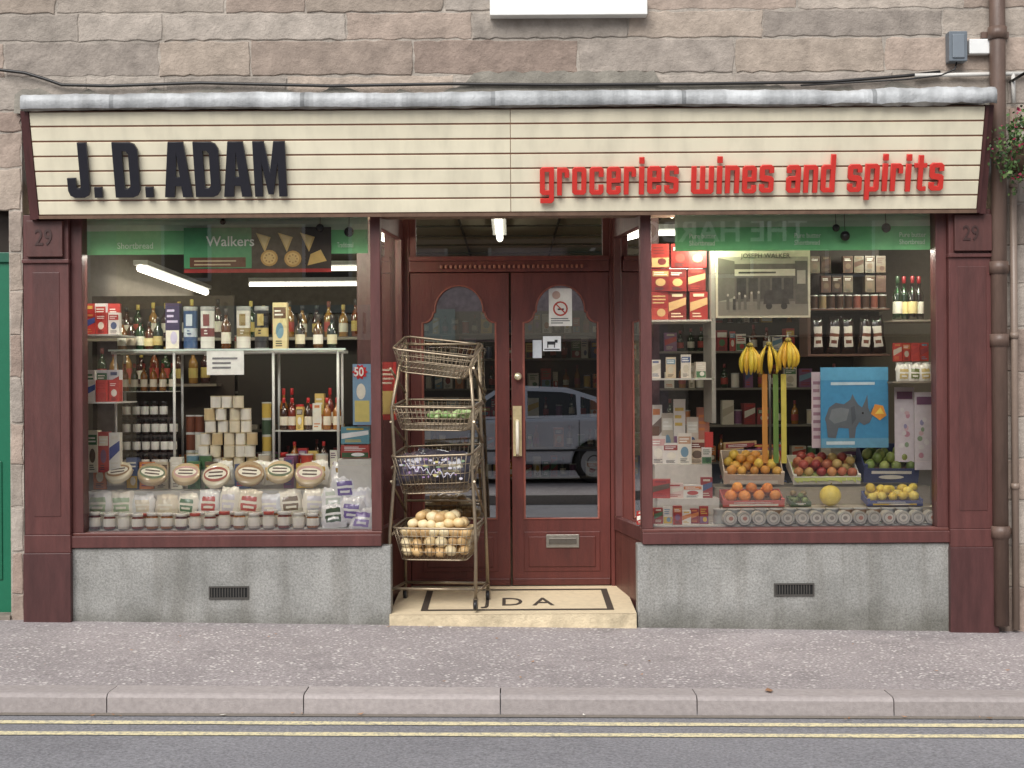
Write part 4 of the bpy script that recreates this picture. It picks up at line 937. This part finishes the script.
# ================================================================== BASKET STAND
T=empty('wire_basket_stand'); CHR=S(150,136,116)
fr=MB(); Rz=Matrix.Translation((X(438,.28),.27,.09))@Matrix.Rotation(math.radians(-9),4,'Z')
fr.M=Rz
lev=[(1.61,1.77),(1.22,1.38),(.80,1.06),(.34,.56)]
hw=.265; hd=.20; TZ=1.79
for sx in (-1,1):
    fr.tube([(sx*(hw+.03),-hd-.03,.06),(sx*(hw+.03),-hd-.01,.5),(sx*(hw-.0),-hd+.04,.95),(sx*(hw+.015),-hd+.01,1.35),(sx*(hw-.02),-hd+.09,1.62),(sx*(hw-.01),hd-.02,TZ)],.012,CHR,'metal')
    fr.tube([(sx*(hw+.03),hd+.05,.06),(sx*(hw+.02),hd+.02,.6),(sx*(hw),hd-.02,1.2),(sx*(hw-.01),hd-.02,TZ)],.012,CHR,'metal')
    fr.tube([(sx*(hw+.03),-hd-.03,.12),(sx*(hw+.03),hd+.05,.12)],.010,CHR,'metal')
    for zc in (.5,.95,1.33): fr.tube([(sx*(hw+.015),-hd,zc),(sx*(hw+.01),hd,zc+.05)],.008,CHR,'metal')
    for za,zb_ in ((.62,.86),(1.1,1.26),(1.45,1.62)): fr.tube([(sx*(hw+.01),hd,za),(sx*(hw+.02),-hd,zb_)],.008,CHR,'metal')
fr.tube([(-hw-.03,hd+.05,.12),(hw+.03,hd+.05,.12)],.010,CHR,'metal'); fr.tube([(-hw-.03,-hd-.03,.14),(hw+.03,-hd-.03,.14)],.009,CHR,'metal')
for zc in (.7,1.2,TZ): fr.tube([(-hw,hd-.02,zc),(hw,hd-.02,zc)],.008,CHR,'metal')
for sx in (-1,1):
    for yy in (-hd-.03,hd+.05):
        Mx=fr.M.copy(); fr.M=Mx@Matrix.Translation((sx*(hw+.03),yy,.036))@Matrix.Rotation(math.pi/2,4,'Y'); 
        fr.lathe(0,0,-.011,[(.012,0,S(90,90,90)),(.034,.0,S(30,30,32)),(.036,.011,S(30,30,32)),(.034,.022,S(30,30,32)),(.012,.022,S(90,90,90))],16,'satin'); fr.M=Mx
        fr.box(sx*(hw+.03)-.016,sx*(hw+.03)-.012,yy-.012,yy+.012,.03,.08,CHR,'metal'); fr.box(sx*(hw+.03)+.012,sx*(hw+.03)+.016,yy-.012,yy+.012,.03,.08,CHR,'metal'); fr.box(sx*(hw+.03)-.016,sx*(hw+.03)+.016,yy-.012,yy+.012,.075,.08,CHR,'metal')
fr.build('frame',T)
for (zb0,zr),tl,ty_ in zip(lev,(13,6,7,4),(7,1,-2,0)):
    bm=MB(); zm_=(zb0+zr)/2; bm.M=Rz@Matrix.Translation((0,0,zm_))@Matrix.Rotation(math.radians(tl),4,'X')@Matrix.Rotation(math.radians(ty_),4,'Y'); h=zr-zb0
    def loop(z,s):
        a=hw*s; b_=hd*s+.01; c=.05; P=[]
        for cx,cy,t0 in ((a-c,b_-c,0),(-a+c,b_-c,90),(-a+c,-b_+c,180),(a-c,-b_+c,270)):
            for q in range(4): t=math.radians(t0+q*30); P.append((cx+c*math.cos(t),cy+c*math.sin(t),z))
        P.append(P[0]); return P
    for z,s,r in ((h/2,1.04,.008),(-h/2,.84,.005),(0,.93,.0028),(h/4,.985,.0028),(-h/4,.885,.0028)): bm.tube(loop(z,s),r,CHR,'metal',6,caps=False)
    n=15
    for k in range(n+1):
        u=-1+2*k/n; a1=hw*1.0*u*.92; a0=hw*.82*u*.92; b1=hd*1.04+.01; b0=hd*.84+.01
        bm.tube([(a1,-b1,h/2),(a0,-b0,-h/2),(a0,b0,-h/2),(a1,b1,h/2)],.0024,CHR,'metal',5)
    for k in range(10):
        u=-1+2*k/9; b1=(hd+.01)*u*.9; a1=hw*1.03; a0=hw*.84
        bm.tube([(-a1,b1,h/2),(-a0,b1*.82,-h/2),(a0,b1*.82,-h/2),(a1,b1,h/2)],.0024,CHR,'metal',5)
    bm.build('basket',T)
m=MB(); m.M=Rz@Matrix.Translation((0,0,.35))
for lay,(nx,ny,zz) in enumerate(((6,5,.035),(6,5,.095),(7,5,.155),(6,4,.215),(4,3,.26))):
    for i in range(nx):
        for j in range(ny):
            x=(-1+2*(i+.5)/nx)*(hw*.88-(lay>2)*.05*(lay-2))+U(-.012,.012); y=(-1+2*(j+.5)/ny)*(hd*.9-(lay>2)*.03)+U(-.012,.012)
            c=R.choice([(222,196,146),(210,175,122),(230,212,170),(200,165,115)]); m.sphere((x,y,zz+U(-.008,.012)),U(.033,.043),(1.12,1,.88),S(c),rot=Matrix.Rotation(U(0,6),3,'Z')@Matrix.Rotation(U(-.5,.5),3,'Y'),n=10,m=7)
m.build('onions')
m=MB(); m.M=Rz@Matrix.Translation((0,-.03,.84))
p_bag(m,-.12,-.09,0,.30,.21,.16,S(66,62,70),S(74,64,84),S(110,100,120),.2,1.8,.1); p_bag(m,.12,-.07,0,.28,.20,.16,S(54,52,60),S(60,56,68),S(130,122,96),.35,1.8,-.1); p_bag(m,.0,.08,0,.40,.22,.14,S(58,56,66),S(60,56,66),S(150,145,155),.1,2.0,0)
for k in range(40):
    x=U(-.22,.22); z=U(.04,.19); m.disc(x,z,U(.005,.018),U(.005,.010),-.195+U(-.006,.006),S(R.choice([(150,120,160),(190,180,120),(180,176,190),(120,140,110),(200,196,206)])),n=7)
# loose white script printed across the bag
pts=[(-.18+.0125*q, -.205, .12-.0022*q+.018*math.sin(q*1.7)+.010*math.sin(q*.8)) for q in range(28)]
m.tube(pts,.0035,S(196,192,206),'satin',5)
m.build('compost_bags')
m=MB(); m.M=Rz@Matrix.Translation((0,0,1.26))
for i in range(4): 
    cx=-.02+i*.07
    for q in range(7): m.sphere((cx+U(-.02,.02),.0+U(-.04,.04),.03+U(0,.03)),U(.03,.045),(1,.7,.5),S(R.choice([(140,165,105),(165,185,130),(110,140,80)])),rot=Matrix.Rotation(U(0,3),3,'Z')@Matrix.Rotation(U(-1,1),3,'X'))
m.build('cabbages')
# ================================================================== PIPES, CABLES, BOXES
PB=S(104,84,74)
m=MB(); x=X(1001,-.1); m.tube([(x,-.07,7.1),(x,-.07,gz(x,0)+.05)],.052,PB,'wood_paint',16)
for z in (3.9,2.35,1.87,.6): m.tube([(x,-.07,z-.04),(x,-.07,z+.04)],.062,PB,'wood_paint',16); m.box(x-.09,x+.09,-.03,.0,z-.02,z+.02,PB,'satin')
m.build('drainpipe')
m=MB(); x=X(1017,-.1); m.tube([(x,-.05,zpx(1017,110,0)),(x,-.05,gz(x,0)+.02)],.024,S(135,118,106),'satin',12)
for z in (2.9,1.9,.9): m.tube([(x,-.05,z-.02),(x,-.05,z+.02)],.03,S(135,118,106),'satin',12)
m.build('waste_pipe')
m=MB(); z=zpx(970,74,-.03); m.tube([(X(915),-.04,z-.01),(X(1040),-.04,z)],.014,S(205,202,196),'satin',10); m.tube([(X(1013),-.04,z),(X(1013),-.05,z-.2)],.014,S(205,202,196),'satin',10); m.build('conduit')
m=MB(); a,z0=W(948,62,-.06);b_,z1=W(966,32,-.06); m.box(a,b_,-.09,0,z0,z1,S(104,112,120),'satin'); m.box(a+.02,b_-.02,-.1,-.09,z0+.02,z1-.02,S(118,126,134),'satin'); m.build('junction_box',None,.006)
m=MB(); a,z0=W(969,54,-.05);b_,z1=W(990,39,-.05); m.box(a,b_,-.06,0,z0,z1,S(228,228,226),'satin'); m.build('alarm_box',None,.006)
m=MB(); m.tube([(X(-200),-.03,zpx(0,66,0))]+[(W(p,q,-.03)[0],-.035,W(p,q,-.03)[1]) for p,q in ((0,70),(25,73),(45,79),(62,85),(110,86),(200,83),(330,86),(450,84),(560,85),(700,84),(830,82),(905,76),(940,72))],.011,S(38,36,36),'satin',8); 
m.tube([(W(p,q,-.03)[0],-.05,W(p,q,-.03)[1]) for p,q in ((956,62),(954,70),(940,76),(905,80),(800,86))],.006,S(40,38,38),'satin',8); m.build('cable')
HB=empty('hanging_flower_basket'); bx,bz=W(1026,150,-.3); by=-.35
m=MB(); 
for k in range(1300):
    t=U(0,6.283); ph=math.acos(U(-1,1)); rr_=.21*U(.5,1.0)**.6*(1+.25*math.sin(3*t+ph*4)); c=Vector((bx+rr_*math.sin(ph)*math.cos(t),by+rr_*math.sin(ph)*math.sin(t),bz+rr_*1.15*math.cos(ph)))
    if k%6==0: c=c+Vector((0,0,-U(0,.14)))
    s=U(.009,.022); d=Vector((U(-1,1),U(-1,1),U(-1,1))).normalized(); e_=d.cross(Vector((U(-1,1),U(-1,1),U(-1,1)))).normalized()
    fl_=R.random()<.10; cc=S(R.choice([(170,50,90),(185,80,110),(150,40,70)])) if fl_ else S(R.choice([(86,112,62),(66,94,48),(108,134,78),(50,74,40)]))
    m.face([m.av(c-d*s),m.av(c+e_*s*.7),m.av(c+d*s),m.av(c-e_*s*.7)],cc,'foliage')
m.build('leaves_and_flowers',HB)
m=MB(); m.sphere((bx,by,bz-.06),.14,(1,1,.8),S(70,55,40),'cloth'); m.tube([(bx,by,bz+.5),(bx,0.0,bz+.5)],.01,S(40,40,40)); m.tube([(bx,by,bz+.5),(bx,by,bz)],.004,S(60,60,60)); m.build('basket_and_bracket',HB)
m=MB()
for k in range(60):
    x=U(-3.4,3.5); y=U(-1.9,-.10) if k%3 else -2.27+U(-.06,.06); z=gz(x,y)+.007; s=U(.006,.020); a=U(0,6)
    if k%3==0: z=gz(x,y)+.012
    if k<6: x=-.9+U(-.1,.5); y=-.12-U(0,.06); z=gz(x,y)+.01
    if k==7: x,y,s=1.35,-2.06,.045; z=gz(x,y)+.015
    cc=S(R.choice([(150,110,80),(120,90,60),(215,210,200),(170,130,100)]))
    m.face([m.av((x+s*math.cos(a),y+s*math.sin(a),z+U(0,.008))),m.av((x+s*.5*math.cos(a+1.6),y+s*.5*math.sin(a+1.6),z)),m.av((x-s*math.cos(a),y-s*math.sin(a),z+U(0,.006))),m.av((x-s*.5*math.cos(a+1.6),y-s*.5*math.sin(a+1.6),z))],cc)
m.build('fallen_leaves')
# ================================================================== CAR (reflected in the doors)
C=empty('parked_car'); cy=-13.0; cx0=.05; SL=S(196,203,215)
CM=Matrix.Translation((cx0,0,-.02))@Matrix.Diagonal((1,1,1.06,1))
def arch(cx,r=.36,n=12): return [(cx+r*math.cos(math.pi*k/n),.30+r*math.sin(math.pi*k/n)) for k in range(n+1)]
low=[(-2.05,.30),(-2.1,.5),(-2.08,.66),(-1.95,.78),(-1.5,.90),(-1.02,.98),(0.2,1.0),(1.2,1.02),(1.75,1.02),(2.0,.95),(2.1,.7),(2.1,.42),(2.02,.28)]
body=low+arch(1.27)+arch(-1.32)
shape('body',[body],cy,1.60,.06,SL,'car_paint',C,CM,3)
m=MB(); m.M=CM
gb_=[(-1.08,.99),(-.35,1.43),(0.15,1.50),(.85,1.47),(1.35,1.32),(1.85,1.02)]
for sgn in (-1,1):
    lo=[m.av((x*(1 if z<1.1 else .98),cy+sgn*(.80-(z-1.0)*.32),z)) for (x,z) in gb_]
    m.face(lo if sgn<0 else lo[::-1],SL,'car_paint')
    if sgn<0: A=lo
    else: Bq=lo
for k in range(len(gb_)-1): m.face([A[k],A[k+1],Bq[k+1],Bq[k]],S(30,34,38) if k in (0,4) else SL,'gloss' if k in (0,4) else 'car_paint')
for sgn in (-1,1):
    f=lambda x,z:(x,cy+sgn*(.806-(z-1.0)*.32),z)
    for P in ([(-.85,1.03),(-.32,1.37),(.12,1.42),(.12,1.04)],[(.2,1.04),(.2,1.42),(.75,1.40),(.98,1.36),(1.0,1.05)],[(1.06,1.06),(1.06,1.33),(1.28,1.26),(1.5,1.08)]):
        pts=[f(*p) for p in P]; m.face([m.av(p) for p in (pts if sgn>0 else pts[::-1])],S(24,28,32),'gloss')
    ya,yb=sorted((cy+sgn*.8650,cy+sgn*.8662))
    for x in (.16,1.03,-.72): m.box(x-.006,x+.006,ya,yb,.35,.97,S(60,62,66))
    ya,yb=sorted((cy+sgn*.862,cy+sgn*.885)); m.box(.0,.12,ya,yb,.86,.885,SL,'car_paint'); m.box(.85,.97,ya,yb,.87,.895,SL,'car_paint'); m.box(-1.9,1.9,ya,yb,.50,.53,S(60,62,66))
    ya,yb=sorted((cy+sgn*.86,cy+sgn*1.0)); m.box(-.78,-.62,ya,yb,1.0,1.10,SL,'car_paint')
    ya,yb=sorted((cy+sgn*.6,cy+sgn*.868)); m.box(1.85,2.13,ya,yb,.72,.92,S(150,25,25),'gloss'); m.box(-2.08,-1.8,ya,yb,.62,.76,S(220,225,228),'gloss')
    for wx in (-1.32,1.27):
        M0=m.M.copy(); m.M=M0@Matrix.Translation((wx,cy+sgn*.76,.32))@Matrix.Rotation(math.pi/2 if sgn<0 else -math.pi/2,4,'X')
        m.lathe(0,0,-.1,[(.2,0,S(40,40,42)),(.215,.0,S(26,26,28),'matte'),(.30,.0,S(26,26,28),'matte'),(.32,.03,S(26,26,28),'matte'),(.32,.17,S(26,26,28),'matte'),(.30,.2,S(26,26,28),'matte'),(.215,.2,S(26,26,28),'matte'),(.2,.185,S(165,167,170),'satin'),(.12,.18,S(165,167,170),'satin'),(.1,.175,S(60,60,62),'satin'),(.05,.18,S(165,167,170),'satin')],28,'matte')
        m.M=M0
m.box(-1.9,1.9,cy-.7,cy+.7,.2,.5,S(20,20,22)); m.build('cabin_and_wheels',C)
# ================================================================== OPPOSITE BUILDINGS
O=empty('terrace_building'); m=MB(); oy=-20
rr2=random.Random(5); x=-26
while x<26:
    w=rr2.uniform(5,8); h=rr2.uniform(5.6,6.6); c=S(*[v*rr2.uniform(.95,1.08) for v in (205,192,172)])
    m.box(x,x+w,oy-5,oy,-.3,h,c,'stone'); m.box(x,x+w,oy-5.1,oy+.1,h,h+.25,S(90,85,82))
    m.box(x+.4,x+w-.4,oy,oy+.06,0.0,2.5,S(60,56,52),'gloss'); m.box(x+.3,x+w-.3,oy,oy+.15,2.55,3.15,S(rr2.choice([(190,180,160),(90,90,96),(110,70,66)])))
    nwin=int(w//2)
    for k in range(nwin):
        wx=x+w*(k+.5)/nwin; m.box(wx-.5,wx+.5,oy,oy+.05,3.7,5.1,S(225,225,220)); m.box(wx-.43,wx+.43,oy+.05,oy+.06,3.77,5.03,S(55,60,66),'gloss')
    x+=w
m.build('facade',O)
m=MB(); m.box(-7.2,-1.2,oy+.16,oy+.22,2.5,3.2,S(190,200,188)); m.build('sign_board',O)
FLIP=Matrix.Rotation(math.pi,4,'Z')
text('opposite_sign_text','GIFTWARE',0,0,0,.62,S(20,26,24),O,M=Matrix.Translation((-2.4,oy+.23,2.62))@FLIP)
m=MB(); m.box(1.2,6.4,oy+.16,oy+.22,4.25,5.05,S(56,80,70)); m.build('sign_board',O)
text('opposite_sign_text','THE HARBOUR',0,0,0,.62,S(240,240,235),O,bold=.01,M=Matrix.Translation((5.9,oy+.23,4.42))@FLIP)
# ================================================================== LIGHT + CAMERA
w=bpy.data.worlds.new('World'); scene.world=w; w.use_nodes=True; nt=w.node_tree; bg=nt.nodes['Background']
sky=nt.nodes.new('ShaderNodeTexSky'); sky.sky_type='NISHITA'; sky.sun_disc=False
sv=Vector((-.30,-.88,.88)).normalized(); sky.sun_elevation=math.asin(sv.z); sky.sun_rotation=math.atan2(sv.x,sv.y)
hs=nt.nodes.new('ShaderNodeHueSaturation'); hs.inputs['Saturation'].default_value=.3; nt.links.new(sky.outputs[0],hs.inputs['Color']); nt.links.new(hs.outputs[0],bg.inputs[0]); bg.inputs[1].default_value=.15
sl=bpy.data.lights.new('sun','SUN'); sl.energy=3.4; sl.angle=math.radians(40); sl.color=(1,.97,.925); so=bpy.data.objects.new('sun',sl); so.rotation_euler=sv.to_track_quat('Z','Y').to_euler(); col_root.objects.link(so)
cam=bpy.data.cameras.new('camera'); cam.sensor_width=36; cam.lens=F/1024*36; cam.clip_end=2000; co=bpy.data.objects.new('camera',cam); co.location=(0,-CD,CH)
co.rotation_euler=(Matrix.Rotation(math.pi/2,3,'X')@Matrix.Rotation(-TH,3,'Z')).to_euler(); col_root.objects.link(co); scene.camera=co
scene.view_settings.view_transform='Standard'; scene.view_settings.look='None'; scene.view_settings.exposure=0
